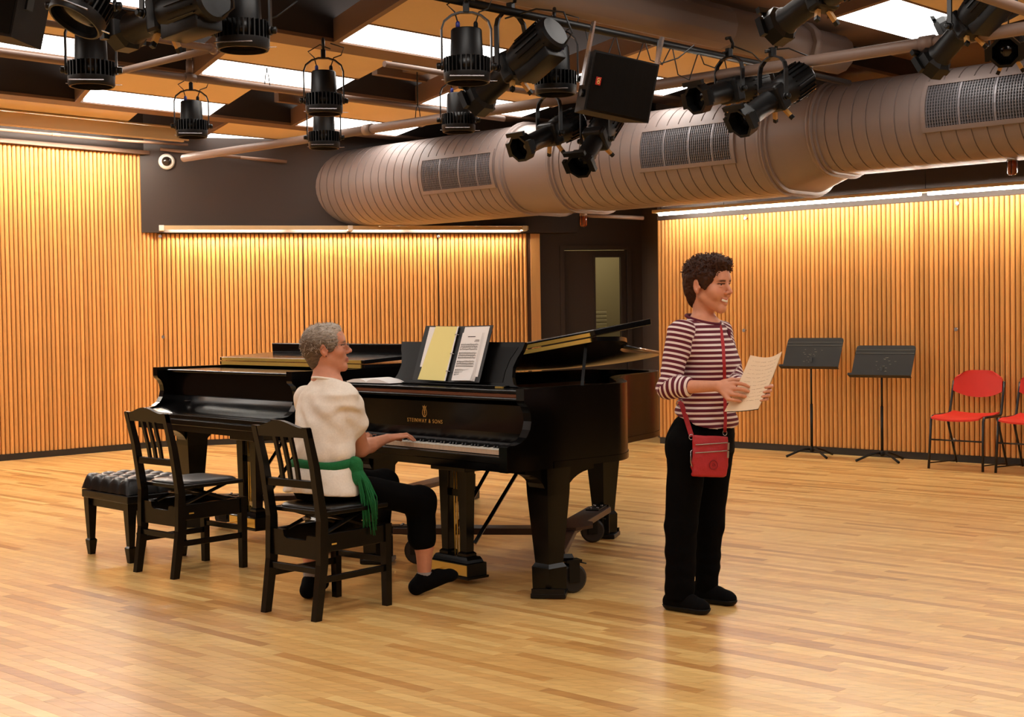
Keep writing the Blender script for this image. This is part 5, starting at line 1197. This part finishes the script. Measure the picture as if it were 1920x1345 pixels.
cN = vnoise(V, 150)[:, None]+.5*vnoise(V, 330)[:, None]; hc = np.array(S(56, 29, 14)[:3]); M_hair = col_mat('hair', .5, .25, 500, .25)
ho = mesh_obj('hair', V, F, M_hair, RT, pA, np.clip(hc*(1+1.1*cN), .004, 1))
hair_tufts(hair1, HM1, HS1, 520, .026, .0016, 4, 1.4, mat('brown_hair_strand', S(66, 35, 17), .45, spec=.25), RT, ho, zmin=.045, front=.11)
# striped top
shirt = [Loft(TM, [(.80, 0, .0, .182, .145), (.88, 0, .0, .172, .140), (.97, 0, .004, .143, .121), (1.05, 0, .010, .145, .124), (1.13, 0, .020, .150, .138), (1.19, 0, .014, .156, .124), (1.245, 0, .004, .158, .102), (1.285, 0, -.002, .132, .088), (1.32, 0, -.006, .092, .074), (1.37, 0, -.006, .074, .068)], .03)]
ar = [Cone(SR, ER, .058, .052, .03), Cone(ER, ER+(WR-ER)*.33, .052, .047, .02)]; al = [Cone(SLf, EL, .056, .050, .03), Cone(EL, EL+(WL-EL)*.34, .050, .046, .02)]
shirt += ar+al+[Cone((.886, 6.61, 1.275), SR+Vector((.01, .01, .004)), .058, .055, .03), Cone((.886, 6.61, 1.275), SLf+Vector((-.01, -.01, .004)), .058, .055, .03)]
hemp = TM @ Vector((0, 0, .872)); shirt += [Plane(hemp, Vector((0, 0, -1))-FB*.30)]
shirt += [Plane(TM @ Vector((0, .03, 1.322)), Vector((0, 0, 1))+FB*.30)]
cuff = ER+(WR-ER)*.33; cd = (WR-ER).normalized()
def d2(p):
    q = p-vec(TM.translation); z = p[..., 2]; fold = .0045*np.sin(z*85+6*vnoise(p, 9)+q[..., 0]*18)*np.clip((1.06-z)/.12, 0, 1); el = np.linalg.norm(p-vec(ER), axis=-1); fold2 = .005*np.sin(el*150+8*vnoise(p, 14))*np.clip((.12-el)/.06, 0, 1); return fold+fold2+.006*vnoise(p, 16)+.003*vnoise(p, 40)
V, F = solid(shirt, .0055, disp=d2); V = relax(V, F, 1, .4)
pit = .0238
def sleeve_s(V, sh, el, wr):
    sh, el, wr = vec(sh), vec(el), vec(wr); u1 = (el-sh); L1_ = np.linalg.norm(u1); u1 = u1/L1_; u2 = (wr-el); L2_ = np.linalg.norm(u2); u2 = u2/L2_; bis = u1+u2; bis = bis/np.linalg.norm(bis)
    low = ((V-el)@bis) > 0; t1 = (V-sh)@u1; t2 = (V-el)@u2
    r1 = np.linalg.norm(V-sh-np.clip(t1, 0, L1_)[:, None]*u1, axis=1)-.055; r2 = np.linalg.norm(V-el-np.clip(t2, 0, L2_)[:, None]*u2, axis=1)-.05
    return np.minimum(r1, r2), np.where(low, L1_+t2, t1)
nk = Vector((.885, 6.6, 1.345))
b1_, s1_ = sleeve_s(V, SR, ER, WR); b2_, s2_ = sleeve_s(V, SLf, EL, WL)
bt = shirt[0].d(V.astype(np.float32)); sv = V[:, 2]/pit; sv = np.where((b1_ < bt-.006) & (b1_ <= b2_), s1_/pit, sv); sv = np.where((b2_ < bt-.006) & (b2_ < b1_), s2_/pit, sv)
m = bpy.data.materials.new('maroon_white_stripes'); m.use_nodes = True; nt = m.node_tree; bs = nt.nodes['Principled BSDF']; bs.inputs['Roughness'].default_value = .85
at = nt.nodes.new('ShaderNodeAttribute'); at.attribute_name = 's'; fr = nt.nodes.new('ShaderNodeMath'); fr.operation = 'FRACT'; nt.links.new(at.outputs['Fac'], fr.inputs[0]); cr = nt.nodes.new('ShaderNodeValToRGB'); cr.color_ramp.interpolation = 'CONSTANT'; e = cr.color_ramp.elements; e[0].position = 0; e[0].color = S(232, 216, 210); e[1].position = .42; e[1].color = S(94, 18, 40)
nt.links.new(fr.outputs[0], cr.inputs[0]); nt.links.new(cr.outputs[0], bs.inputs['Base Color'])
so = mesh_obj('striped_top', V, F, m, RT, pA, attr=sv)
# neckband
w = MB(); pts = []
for i in range(33):
    q = 2*PI*i/32; x, y = .088*math.cos(q), -.006+.076*math.sin(q); z = 1.324-.30*(y-.03); pts.append((TM @ Vector((x, y, z)))-RT)
w.tube(pts, .0075, 8, cap=False); w.build('neckband', mat('maroon_rib', S(92, 16, 40), .85), so)
w = MB()
for q in (0, .035): w.tube([(TM @ Vector((-.105+.01*k_, .075+.006*math.sin(k_), 1.285-.018*k_-q)))-RT for k_ in range(5)], .009, 6)
w.build('shoulder_trim', MATS['maroon_rib'], so)
# trousers
hN, kN, aN = J(1290, 838, 6.49), J(1277, 985, 6.5), J(1275, 1118, 6.5); hF, kF, aF = J(1338, 836, 6.69), J(1331, 985, 6.68), J(1324, 1103, 6.68)
trous = [Loft(TM, [(.72, 0, -.01, .165, .125), (.80, 0, -.01, .174, .138), (.87, 0, -.004, .158, .126), (.90, 0, 0, .13, .10)], .04), Ell(J(1285, 842, 6.60), (.092, .095, .11), None, .06), Cone(hN, kN, .094, .074, .03), Cone(kN, aN, .074, .068, .02), Cone(hF, kF, .094, .066, .03), Cone(kF, aF, .066, .053, .02), Plane((0, 0, .052), (0, 0, -1))]
def d3(p): return .010*vnoise(p, 11)+.002*np.sin(p[..., 2]*70+14*vnoise(p, 8))*np.clip((.5-p[..., 2])/.2, 0, 1)+.004*vnoise(p, 26)
V, F = solid(trous, .0065, disp=d3); V = relax(V, F, 1, .4)
M_trou = mat('black_trouser_cloth', S(6, 5, 5), .9, spec=.08, var=.2, vscale=20); mesh_obj('trousers', V, F, M_trou, RT, pA)
# shoes
M_suede = mat('black_suede', S(9, 8, 8), .9, spec=.1, bump=.2, bscale=250); M_sole = mat('black_rubber_sole', S(9, 9, 9), .55, spec=.25)
def shoe(an, d, name, L=.15, tz=0.0, soles=True, root=RT, parent=None, zb=0.0):
    d = Vector(d).normalized(); n = Vector((-d.y, d.x, 0)); h = Vector((an.x, an.y, zb))-d*.045; toe = h+d*L+Vector((0, 0, tz))
    pr = [Cone(h+Vector((0, 0, .042)), h+d*.02+Vector((0, 0, .07)), .040, .042, .02), Cone(h+Vector((0, 0, .036)), toe+Vector((0, 0, .034)), .038, .035, .02), Cone(h+d*.05+Vector((0, 0, .055)), h+d*.10+Vector((0, 0, .045)), .042, .038, .03), Ell(toe+d*.012+Vector((0, 0, .030)), (.040, .040, .030), None, .02)]
    if not tz: pr += [Plane((0, 0, .012), (0, 0, -1))]
    V, F = solid(pr, .005); V = relax(V, F, 1, .3); o = mesh_obj(name, V, F, M_suede, root, parent)
    pr2 = grow(pr[:4], .004)+([Plane((0, 0, .0015), (0, 0, -1)), Plane((0, 0, .026), (0, 0, 1))] if not tz else [])
    if not tz:
        V, F = solid(pr2, .005); mesh_obj('sole', V, F, M_sole, root, o)
    return o
shoe(aN, (.745, -.667, 0), 'shoe', .15, parent=pA); shoe(aF, (.80, -.60, 0), 'shoe', .15, parent=pA)
# ------------------------------------------------------------------ red shoulder bag with strap
all1 = shirt+trous
hd = min((hit(trous, px_, py_, 5.9, 6.9) or 6.9) for px_ in (1300, 1315, 1331, 1348, 1362) for py_ in (822, 840, 860, 880))
bc = J(1331, 856, hd-.022); bx = Vector((.97, .10, .0)).normalized(); bz = Vector((.06, .02, 1)).normalized(); by = bz.cross(bx).normalized(); bx = by.cross(bz)
BGM = Matrix((bx, by, bz)).transposed().to_4x4(); BGM.translation = Vector((0, 0, 0))
bag = thing('shoulder_bag', 'small red nylon shoulder bag with two zips worn across the standing person', 'bag', bc)
M_rbag = mat('red_nylon', S(176, 34, 42), .5, var=.12, vscale=40, bump=.15, bscale=120); M_rstrap = mat('red_webbing', S(168, 28, 34), .65)
prb = [Ell((0, 0, 0), (.07, .02, .08), None, .02)]
Mb_ = BGM
rows_ = [(-.092, 0, 0, .070, .014), (-.085, 0, 0, .080, .021), (-.05, 0, 0, .083, .024), (0, 0, 0, .081, .023), (.05, 0, 0, .079, .020), (.085, 0, 0, .078, .014), (.092, 0, 0, .077, .010)]
V, F = solid([Loft(Mb_, rows_, .01, 4.0)], .004, disp=lambda p: .003*vnoise(p, 45)); V = relax(V, F, 1, .4); bo = mesh_obj('pouch', V, F, M_rbag, (0, 0, 0), bag)
M_zip = mat('silver_zip', S(170, 160, 150), .35, metal=.6)
for z in (.058, .022):
    w = MB(); w.tube([BGM @ Vector((x, -.0245 if abs(x) < .06 else -.021, z+.008*x/.075)) for x in (-.072, -.04, 0, .04, .072)], .0028, 6); zp = w.build('zip', M_zip, bo)
    w = MB(); w.box(.072, .080, -.029, -.024, z-.024, z+.008, BGM, bev=.001); w.build('zip_pull', M_zip, zp)
w = MB(); w.tube([BGM @ Vector((.012+.018*math.cos(q), -.0262, -.036+.020*math.sin(q))) for q in [2*PI*i/24 for i in range(25)]], .0016, 6, cap=False); w.tube([BGM @ Vector((.014+.006*math.cos(q), -.0262, -.036+.006*math.sin(q))) for q in [2*PI*i/12 for i in range(13)]], .0013, 5, cap=False); w.build('round_emblem', mat('dark_red_emblem', S(128, 18, 28), .5), bo)
w = MB(); w.tube([BGM @ Vector(p) for p in ((-.082, -.012, .03), (-.092, -.016, .02), (-.090, -.016, -.03), (-.084, -.014, -.045), (-.080, -.012, -.05))], .0022, 6); w.build('key_clip', M_steel, bo)
def ribbon(pxs, prims, name, wd, parent, lift=.004):
    pts = []
    for (px, py) in pxs:
        h = hit(prims, px, py, 5.9, 6.95); pts.append((J(px, py, (h if h else (pts[-1][1] if pts else 6.35))-lift), h if h else (pts[-1][1] if pts else 6.35)))
    P_ = [p[0] for p in pts]; P_ = [P_[0]]+[(P_[i-1]+2*P_[i]+P_[i+1])/4+Vector((0, -.002, 0)) for i in range(1, len(P_)-1)]+[P_[-1]]; rg = []
    for i, p in enumerate(P_):
        t_ = (P_[min(i+1, len(P_)-1)]-P_[max(i-1, 0)]).normalized(); vw = Vector((p.x, p.y, p.z-CAMH)).normalized(); sd = t_.cross(vw).normalized()*wd; th = -vw*.0015
        rg.append([p-bc+sd+th, p-bc-sd+th, p-bc-sd-th, p-bc+sd-th])
    w = MB(); w.loft(rg, True, True, False); return w.build(name, M_rstrap, parent)
def lerp_path(ctrl, n=28):
    out = []
    cc = np.array(ctrl, float); t = np.linspace(0, len(cc)-1, n); return [(float(np.interp(q, range(len(cc)), cc[:, 0])), float(np.interp(q, range(len(cc)), cc[:, 1]))) for q in t]
ribbon(lerp_path([(1359, 811), (1360, 790), (1359.5, 770), (1359, 730), (1358, 690), (1356, 650), (1352, 620), (1347, 602)], 34), all1, 'front_strap', .0075, bag, .006)
ribbon(lerp_path([(1297, 819), (1291, 800), (1285, 780), (1279, 762), (1275, 752)], 16), all1, 'side_strap', .011, bag, .008)
w = MB(); w.tube([J(1276+8*math.cos(q), 757+7*math.sin(q), (hit(all1, 1277, 757, 5.9, 6.9) or 6.4)-.014)-bc for q in [2*PI*i/10 for i in range(11)]], .0022, 6, cap=False); w.build('strap_buckle', M_steel, bag)
for px, py in ((1296, 820), (1359, 812)):
    w = MB(); hh = (hit(all1, px, py, 5.9, 6.9) or 6.4)-.012; w.tube([J(px+4*math.cos(q), py+5*math.sin(q), hh)-bc for q in [2*PI*i/10 for i in range(11)]], .002, 6, cap=False); w.build('strap_ring', M_steel, bag)
# ------------------------------------------------------------------ held sheet
c4 = [J(1407, 666, 6.27), J(1466, 659, 6.115), J(1421, 767, 6.105), J(1358, 772, 6.255)]
def sheet_pt(u, v, off=0.0):
    p = (c4[0]*(1-u)+c4[1]*u)*(1-v)+(c4[3]*(1-u)+c4[2]*u)*v; nrm = ((c4[1]-c4[0]).cross(c4[3]-c4[0])).normalized()
    bow = math.sin(PI*u)*.016*(1-v*.6)+.006*math.sin(PI*v); return p+nrm*(bow*1.0+off)-Vector((0, 0, .012*math.sin(PI*u)*(1-v)))
ps = sheet_pt(.5, .5); pt = thing('held_sheet', 'cream sheet of printed music held out in both hands by the standing person', 'paper', ps)
M_cream = mat('cream_sheet', S(240, 216, 182), .75, var=.04, vscale=30)
def sheet(off, name, m, u0=0, u1=1, v0=0, v1=1):
    w = MB(); n = 16; vs = [sheet_pt(u0+(u1-u0)*i/n, v0+(v1-v0)*j/n, off+o)-ps for o in (0, .0007) for j in range(n+1) for i in range(n+1)]; N = (n+1)**2; fs = []
    for j in range(n):
        for i in range(n):
            a_ = j*(n+1)+i; fs.append((a_, a_+1, a_+n+2, a_+n+1)); fs.append((N+a_, N+a_+n+1, N+a_+n+2, N+a_+1))
    bd_ = [i for i in range(n+1)]+[j*(n+1)+n for j in range(1, n+1)]+[n*(n+1)+i for i in range(n-1, -1, -1)]+[j*(n+1) for j in range(n-1, 0, -1)]
    fs += [(bd_[i], bd_[(i+1) % len(bd_)], N+bd_[(i+1) % len(bd_)], N+bd_[i]) for i in range(len(bd_))]
    w.add(vs, fs, True); return w.build(name, m, pt, autos=math.radians(50))
nrm_ = ((c4[1]-c4[0]).cross(c4[3]-c4[0])).normalized(); sg = 1 if nrm_.y > 0 else -1
sf = sheet(0, 'sheet', M_cream); sheet(.0025*sg, 'second_sheet', M_cream, .0, 1.0, 0.0, .985); sheet(.005*sg, 'dark_backing', M_binder, .05, .99, .3, 1.005)
w = MB(); r9 = random.Random(9)
for s_ in range(11):
    v = .09+.072*s_
    for k_ in range(26):
        u = .12+.76*k_/26
        if r9.random() < .8:
            a_, b_ = sheet_pt(u, v+r9.uniform(-.006, .006), -.0009*sg)-ps, sheet_pt(u+.022, v+r9.uniform(-.006, .006), -.0009*sg)-ps; dn = Vector((0, 0, .0007)); w.add([a_-dn, b_-dn, b_+dn, a_+dn], [(0, 1, 2, 3)])
w.build('printed_lines', mat('pale_print', S(196, 168, 132), .8), sf)['kind'] = 'stuff'
# ------------------------------------------------------------------ seated pianist
RT2 = Vector((-.874, 6.72, 0))
FV = Vector((.743, .669, 0)); RV = Vector((FV.y, -FV.x, 0))
TM2 = Matrix((RV, FV, Vector((0, 0, 1)))).transposed().to_4x4(); TM2.translation = Vector((-.885, 6.755, 0))
SKIN2 = S(206, 142, 112)
HM2 = T(-.885, 6.80, 1.222) @ RZ(math.radians(-84)) @ RX(math.radians(9)); HS2 = .99
SR2 = J(656, 752, 6.70); SL2 = J(574, 748, 7.02)
ER2 = J(677, 842, 6.88); WR2 = J(724, 823, 7.16)
EL2 = J(606, 842, 7.26); WL2 = J(655, 822, 7.50)
b2 = head_prims(HM2, 0.0, .97, HS2)
nb = Vector((-.888, 6.79, 1.075))
b2 += [Cone(HM2 @ Vector((0, -.026, -.055)), nb, .050, .054, .03), Cone(nb, SR2+Vector((-.03, .03, .01)), .048, .035, .04), Cone(nb, SL2+Vector((.02, -.03, .01)), .048, .035, .04)]
b2 += [Loft(TM2, [(.53, 0, -.02, .14, .10), (.70, 0, -.02, .12, .09), (.88, 0, 0, .13, .095), (1.0, 0, .01, .135, .085), (1.07, 0, .01, .07, .055)], .04)]
b2 += [Cone(SR2, ER2, .042, .038, .02), Cone(ER2, ER2+(WR2-ER2)*.35, .039, .037, .015), Cone(ER2+(WR2-ER2)*.35, WR2, .037, .0225, .012), Cone(SL2, EL2, .042, .038, .02), Cone(EL2, WL2, .038, .0225, .012)]
def key_hand(wr, base, pxs, mirror):
    """relaxed hand over the keys: wrist, four knuckles ahead of it, finger tips resting on the key tops"""
    kd = (base-wr); kd.z = 0; kd.normalize(); sd = Vector((kd.y, -kd.x, 0))*mirror
    kn_ = [wr+kd*.080+sd*q+Vector((0, 0, .016-.35*abs(q+.004))) for q in (-.024, -.008, .009, .024)]; fg_ = []
    for i, k0 in enumerate(kn_):
        L = (.070, .076, .072, .056)[i]; sp = (-.10, -.02, .05, .13)[i]; d_ = (kd+sd*sp).normalized(); fg_.append([k0+d_*L*.46+Vector((0, 0, .002)), k0+d_*L*.78+Vector((0, 0, -.012)), Vector((*(k0+d_*L)[:2], .7405))])
    th_ = [wr+kd*.022-sd*.014, wr+kd*.052-sd*.036+Vector((0, 0, -.004)), wr+kd*.076-sd*.046+Vector((0, 0, -.007)), Vector((*(wr+kd*.098-sd*.046)[:2], .741))]
    return hand_prims(wr, kn_, fg_, th_, r=.0082)
b2 += key_hand(WR2, WR2+FV*.9+RV*.25, None, 1) + key_hand(WL2, WL2+FV, None, -1)
hipR, hipL = TM2 @ Vector((.095, .0, .585)), TM2 @ Vector((-.095, .0, .585))
knR = J(790, 938, 6.98); anR = J(796, 1083, 6.98); knL = TM2 @ Vector((-.12, .42, .53)); anL = J(583, 1082, 6.96)
b2 += [Cone(hipR, knR, .048, .045, .03), Cone(knR, anR+Vector((0, 0, .16)), .048, .046, .03), Cone(anR+Vector((0, 0, .16)), anR, .046, .031, .02), Cone(hipL, knL, .048, .045, .03), Cone(knL, anL+Vector((0, 0, .14)), .048, .042, .03), Cone(anL+Vector((0, 0, .14)), anL, .042, .031, .02)]
hc2 = vec(HM2.translation); hl = np.minimum(vec(WR2), vec(WL2))-.06; hh = np.maximum(vec(WR2), vec(WL2))+.17
V, F = solid(b2, .0078, .0034, [(hc2-.132, hc2+.132), (np.array([hl[0], WR2.y-.03, .72], np.float32), np.array([WR2.x+.16, WR2.y+.17, .80], np.float32))]); V = relax(V, F, 1, .35)
cols = head_cols(V, HM2, SKIN2, S(158, 84, 74), S(112, 84, 64), 0.0, HS2)
pB = mesh_obj('person', V, F, M_skin, RT2, None, cols)
tag(pB, 'grey-haired person in a beige shirt and green sash seated playing the grand piano', 'person')
eyes(HM2, RT2, pB, mat('hazel_iris', S(60, 48, 34), .2), HS2)
# hair
def H2(x, y, z): return HM2 @ (Vector((x*.97, y, z))*HS2)
hair2 = [Ell(H2(0, -.016, .040), (.079, .101, .085), HM2, .02), Ell(H2(0, -.058, .0), (.066, .055, .076), HM2, .03), Ell(H2(0, -.062, -.052), (.046, .034, .046), HM2, .02), Ell(H2(0, .048, .082), (.050, .038, .028), HM2, .03)]
for s in (-1, 1): hair2 += [Ell(H2(s*.066, .004, .030), (.014, .056, .042), HM2, .02), Ell(H2(s*.070, .020, .006), (.007, .012, .026), HM2, .012)]
hair2 += [Ell(H2(0, .128, -.002), (.090, .080, .084), HM2, .010, True), Ell(H2(0, .05, -.118), (.12, .085, .085), HM2, .01, True)]
for s in (-1, 1): hair2 += [Ell(H2(s*.088, -.013, -.006), (.018, .023, .034), HM2, .006, True)]
hair2 = scaled(hair2, HS2)
def dh(p):
    q = (p-hc2)@np.array(HM2.to_3x3(), dtype=np.float32); return .005*vnoise(q*np.array([1, .45, 1.4], np.float32), 90)+.003*vnoise(q*np.array([1, .4, 1.6], np.float32), 210, 2)
V, F = solid(hair2, .0032, disp=dh); q = (V-hc2)@np.array(HM2.to_3x3()); n_ = vnoise((q*np.array([1, .35, 1.7])).astype(np.float32), 170)+.6*vnoise((q*np.array([1, .35, 1.7])).astype(np.float32), 380)
tq = np.clip((q[:, 2]-.0)/.10+.45*q[:, 1]/.1, 0, 1)[:, None]; hcol = np.array(S(96, 80, 66)[:3])*(1-tq)+np.array(S(176, 166, 154)[:3])*tq
h2o = mesh_obj('hair', V, F, M_hair, RT2, pB, np.clip(hcol*(1+.9*n_[:, None]), .01, 1))
hair_tufts(hair2, HM2, HS2, 420, .020, .0012, 8, .5, mat('grey_hair_strand', S(168, 156, 142), .45), RT2, h2o, zmin=-.02, front=.075)
# glasses and ear stud
gm_ = Matrix.Translation(-RT2) @ HM2 @ Matrix.Scale(HS2, 4); M_wire = mat('thin_metal_wire', S(120, 110, 104), .3, metal=.8)
w = MB()
for s in (-1, 1): w.tube([gm_ @ Vector((s*.031+.0195*math.cos(q), .108, -.002+.0165*math.sin(q))) for q in [2*PI*i/20 for i in range(21)]], .0012, 6, cap=False); w.tube([gm_ @ Vector(p) for p in ((s*.051, .107, .004), (s*.068, .085, .008), (s*.076, .02, .010), (s*.080, -.01, .012), (s*.079, -.026, -.002))], .0012, 6)
w.tube([gm_ @ Vector(p) for p in ((-.012, .108, .003), (0, .112, .006), (.012, .108, .003))], .0012, 6); gl = w.build('glasses', M_wire, pB)
for s in (-1, 1):
    w = MB(); w.lathe([(.0001, -.0004), (.0185, -.0004), (.0185, .0004), (.0001, .0004)], 20, gm_ @ T(s*.031, .108, -.002) @ RX(PI/2)); w.build('lens', mat('clear_lens', (1, 1, 1, 1), .02, trans=1.0), gl)
w = MB(); w.lathe([(.0001, -.003), (.003, -.001), (.003, .001), (.0001, .003)], 10, gm_ @ T(.086, -.006, -.034)); w.build('ear_stud', M_black, pB)
# shirt: loose short-sleeved sweatshirt
cfR = SR2+(ER2-SR2)*.46; cfL = SL2+(EL2-SL2)*.66
shirt2 = [Loft(TM2, [(.50, 0, -.03, .208, .178), (.56, 0, -.03, .203, .174), (.64, 0, -.028, .180, .154), (.70, 0, -.022, .156, .134), (.78, -.005, -.015, .156, .134), (.88, -.008, -.004, .162, .132), (.96, -.004, .006, .170, .122), (1.01, 0, .012, .160, .108), (1.05, 0, .014, .120, .084), (1.085, 0, .012, .082, .066), (1.13, 0, .01, .068, .060)], .03)]
shirt2 += [Cone(SR2+Vector((-.015, .02, .0)), cfR, .066, .068, .05), Cone(SL2, cfL, .066, .068, .05)]
cdR = (ER2-SR2).normalized(); cdL = (EL2-SL2).normalized(); shirt2 += [Cone(cfR+cdR*.085, ER2+cdR*.02, .060, .052, .006, True), Cone(cfL+cdL*.085, EL2, .058, .052, .006, True)]
shirt2 += [Plane(TM2 @ Vector((0, 0, .535)), Vector((0, 0, -1))-FV*.10), Plane(TM2 @ Vector((0, .02, 1.072)), Vector((0, 0, 1))+FV*.30)]
def ds(p):
    q = (p-vec(TM2.translation))@np.array(TM2.to_3x3(), dtype=np.float32); z = p[..., 2]
    vert = .006*np.sin(q[..., 0]*70+9*vnoise(p, 6))*np.clip((z-.78)/.1, 0, 1)*np.clip((1.02-z)/.1, 0, 1)*(q[..., 1] < .0)
    blouse = .006*np.exp(-((z-.735)/.035)**2)+.006*np.sin(q[..., 0]*46+q[..., 1]*38+7*vnoise(p, 7))*np.exp(-((z-.75)/.06)**2); waist = -.010*np.exp(-((z-.685)/.018)**2)
    el = np.linalg.norm(p-vec(SR2), axis=-1); fs_ = .005*np.sin((q[..., 0]*40+z*55)+9*vnoise(p, 9))*np.clip((.2-el)/.1, 0, 1); return vert+blouse+waist+fs_+.012*vnoise(p, 13)+.004*vnoise(p, 34)
V, F = solid(shirt2, .006, disp=ds); V = relax(V, F, 1, .4)
M_oat = mat('oatmeal_jersey', S(240, 230, 216), .9, var=.12, vscale=120, bump=.2, bscale=400)
s2o = mesh_obj('sweatshirt', V, F, M_oat, RT2, pB)
w = MB(); pts = []
for i in range(33):
    q = 2*PI*i/32; x, y = .083*math.cos(q), .012+.068*math.sin(q); pts.append((TM2 @ Vector((x, y, 1.066-.30*(y-.02))))-RT2)
w.tube(pts, .006, 8, cap=False); w.build('neckband', M_oat, s2o)
# trousers, cropped and wide
tr2 = [Loft(TM2, [(.512, 0, -.02, .158, .125), (.57, 0, -.03, .168, .138), (.62, 0, -.03, .145, .12), (.65, 0, -.02, .12, .10)], .05), Cone(hipR+Vector((0, 0, -.012))+FV*.04, knR+Vector((0, 0, -.01)), .070, .074, .04), Cone(knR, anR+Vector((-.01, 0, .19)), .074, .068, .03), Cone(hipL+Vector((0, 0, -.012))+FV*.04, knL, .070, .072, .04), Cone(knL, anL+Vector((.02, .02, .17)), .072, .062, .03)]
def dt(p): return .012*vnoise(p, 10)+.004*vnoise(p, 28)
cutR = [Plane(anR+Vector((0, 0, .125)), (-.15, 0, -1))]
V, F = solid(tr2+cutR, .0068, disp=dt); V = relax(V, F, 1, .4); mesh_obj('trousers', V, F, M_trou, RT2, pB)
# socks and shoes
M_sock = mat('grey_sock', S(150, 138, 130), .95, var=.1, vscale=200)
for an in (anR, anL):
    w = MB(); w.tube([an+Vector((0, 0, z))-RT2 for z in (-.03, .0, .028)], [.039, .037, .037], 14); w.build('sock', M_sock, pB)
shd = (J(862, 1074, 7.04)-anR); shd.z = 0
def tilted_shoe(an, d, up, name):
    d = Vector(d).normalized(); h = Vector((an.x, an.y, .040))-d*.042; toe = h+d*.165+Vector((0, 0, up))
    pr = [Cone(h, h+d*.03+Vector((0, 0, .035)), .036, .040, .02), Cone(h, toe, .036, .031, .02), Cone(h+d*.05+Vector((0, 0, .028)), h+d*.11+Vector((0, 0, .020+up*.6)), .037, .034, .03), Ell(toe+d*.014, (.036, .036, .027), None, .02)]
    if up < .01: pr += [Plane((0, 0, .003), (0, 0, -1))]
    V, F = solid(pr, .0048); V = relax(V, F, 1, .3); o = mesh_obj(name, V, F, M_suede, RT2, pB)
    w = MB(); c = h+d*.075+Vector((0, 0, .066+up*.45))-RT2
    for k_ in range(3): w.tube([c+d*(.022*k_-.01)+Vector((-d.y, d.x, 0))*q*.022+Vector((0, 0, .003-.007*abs(q)-.009*k_)) for q in (-1, -.4, .4, 1)], .0025, 6)
    w.build('laces', M_blackm, o); return o
tilted_shoe(anR, shd, .045, 'shoe'); tilted_shoe(anL, (.25, .97, 0), .0, 'shoe')
# green sash with a knot and fringe
M_sash = mat('green_knit', S(14, 106, 54), .9, var=.3, vscale=160, bump=.5, bscale=260)
w = MB(); rings = []
for i in range(49):
    q = 2*PI*i/48; z0 = .682+.006*math.sin(q*3); x, y = .163*math.cos(q), -.022+.138*math.sin(q); rings.append([(TM2 @ Vector((x*(1+g), y*(1+g), z0+dz)))-RT2 for g, dz in ((.0, -.022), (.05, -.016), (.065, 0), (.05, .016), (0, .022))])
w.loft(rings, True, False, True); sa = w.build('green_sash', M_sash, pB)
kp = J(672, 881, 6.60); kn2 = TM2 @ Vector((.160, .045, .682))
V, F = solid([Ell(kn2, (.034, .034, .032), None, .02), Cone(kn2, kn2+Vector((.02, -.01, -.07)), .030, .034, .02)], .005, disp=lambda p: .006*vnoise(p, 60)); mesh_obj('knot', V, F, M_sash, RT2, sa)
w = MB(); r5 = random.Random(5)
for i in range(46):
    x0, y0 = r5.uniform(-.028, .03), r5.uniform(-.02, .02); L = r5.uniform(.17, .31); p0 = kn2+Vector((.015+x0*.6, y0-.01, -.03)); out = Vector((.055+x0*.5, -.02+y0*.4, 0)); pts = [p0, p0+out*.5+Vector((0, 0, -L*.25)), p0+out*.9+Vector((r5.uniform(-.006, .006), 0, -L*.6)), p0+out+Vector((r5.uniform(-.012, .012), 0, -L))]
    w.tube([p-RT2 for p in pts], [.0045, .004, .0033, .002], 5)
w.build('fringe', M_sash, sa)['kind'] = 'stuff'
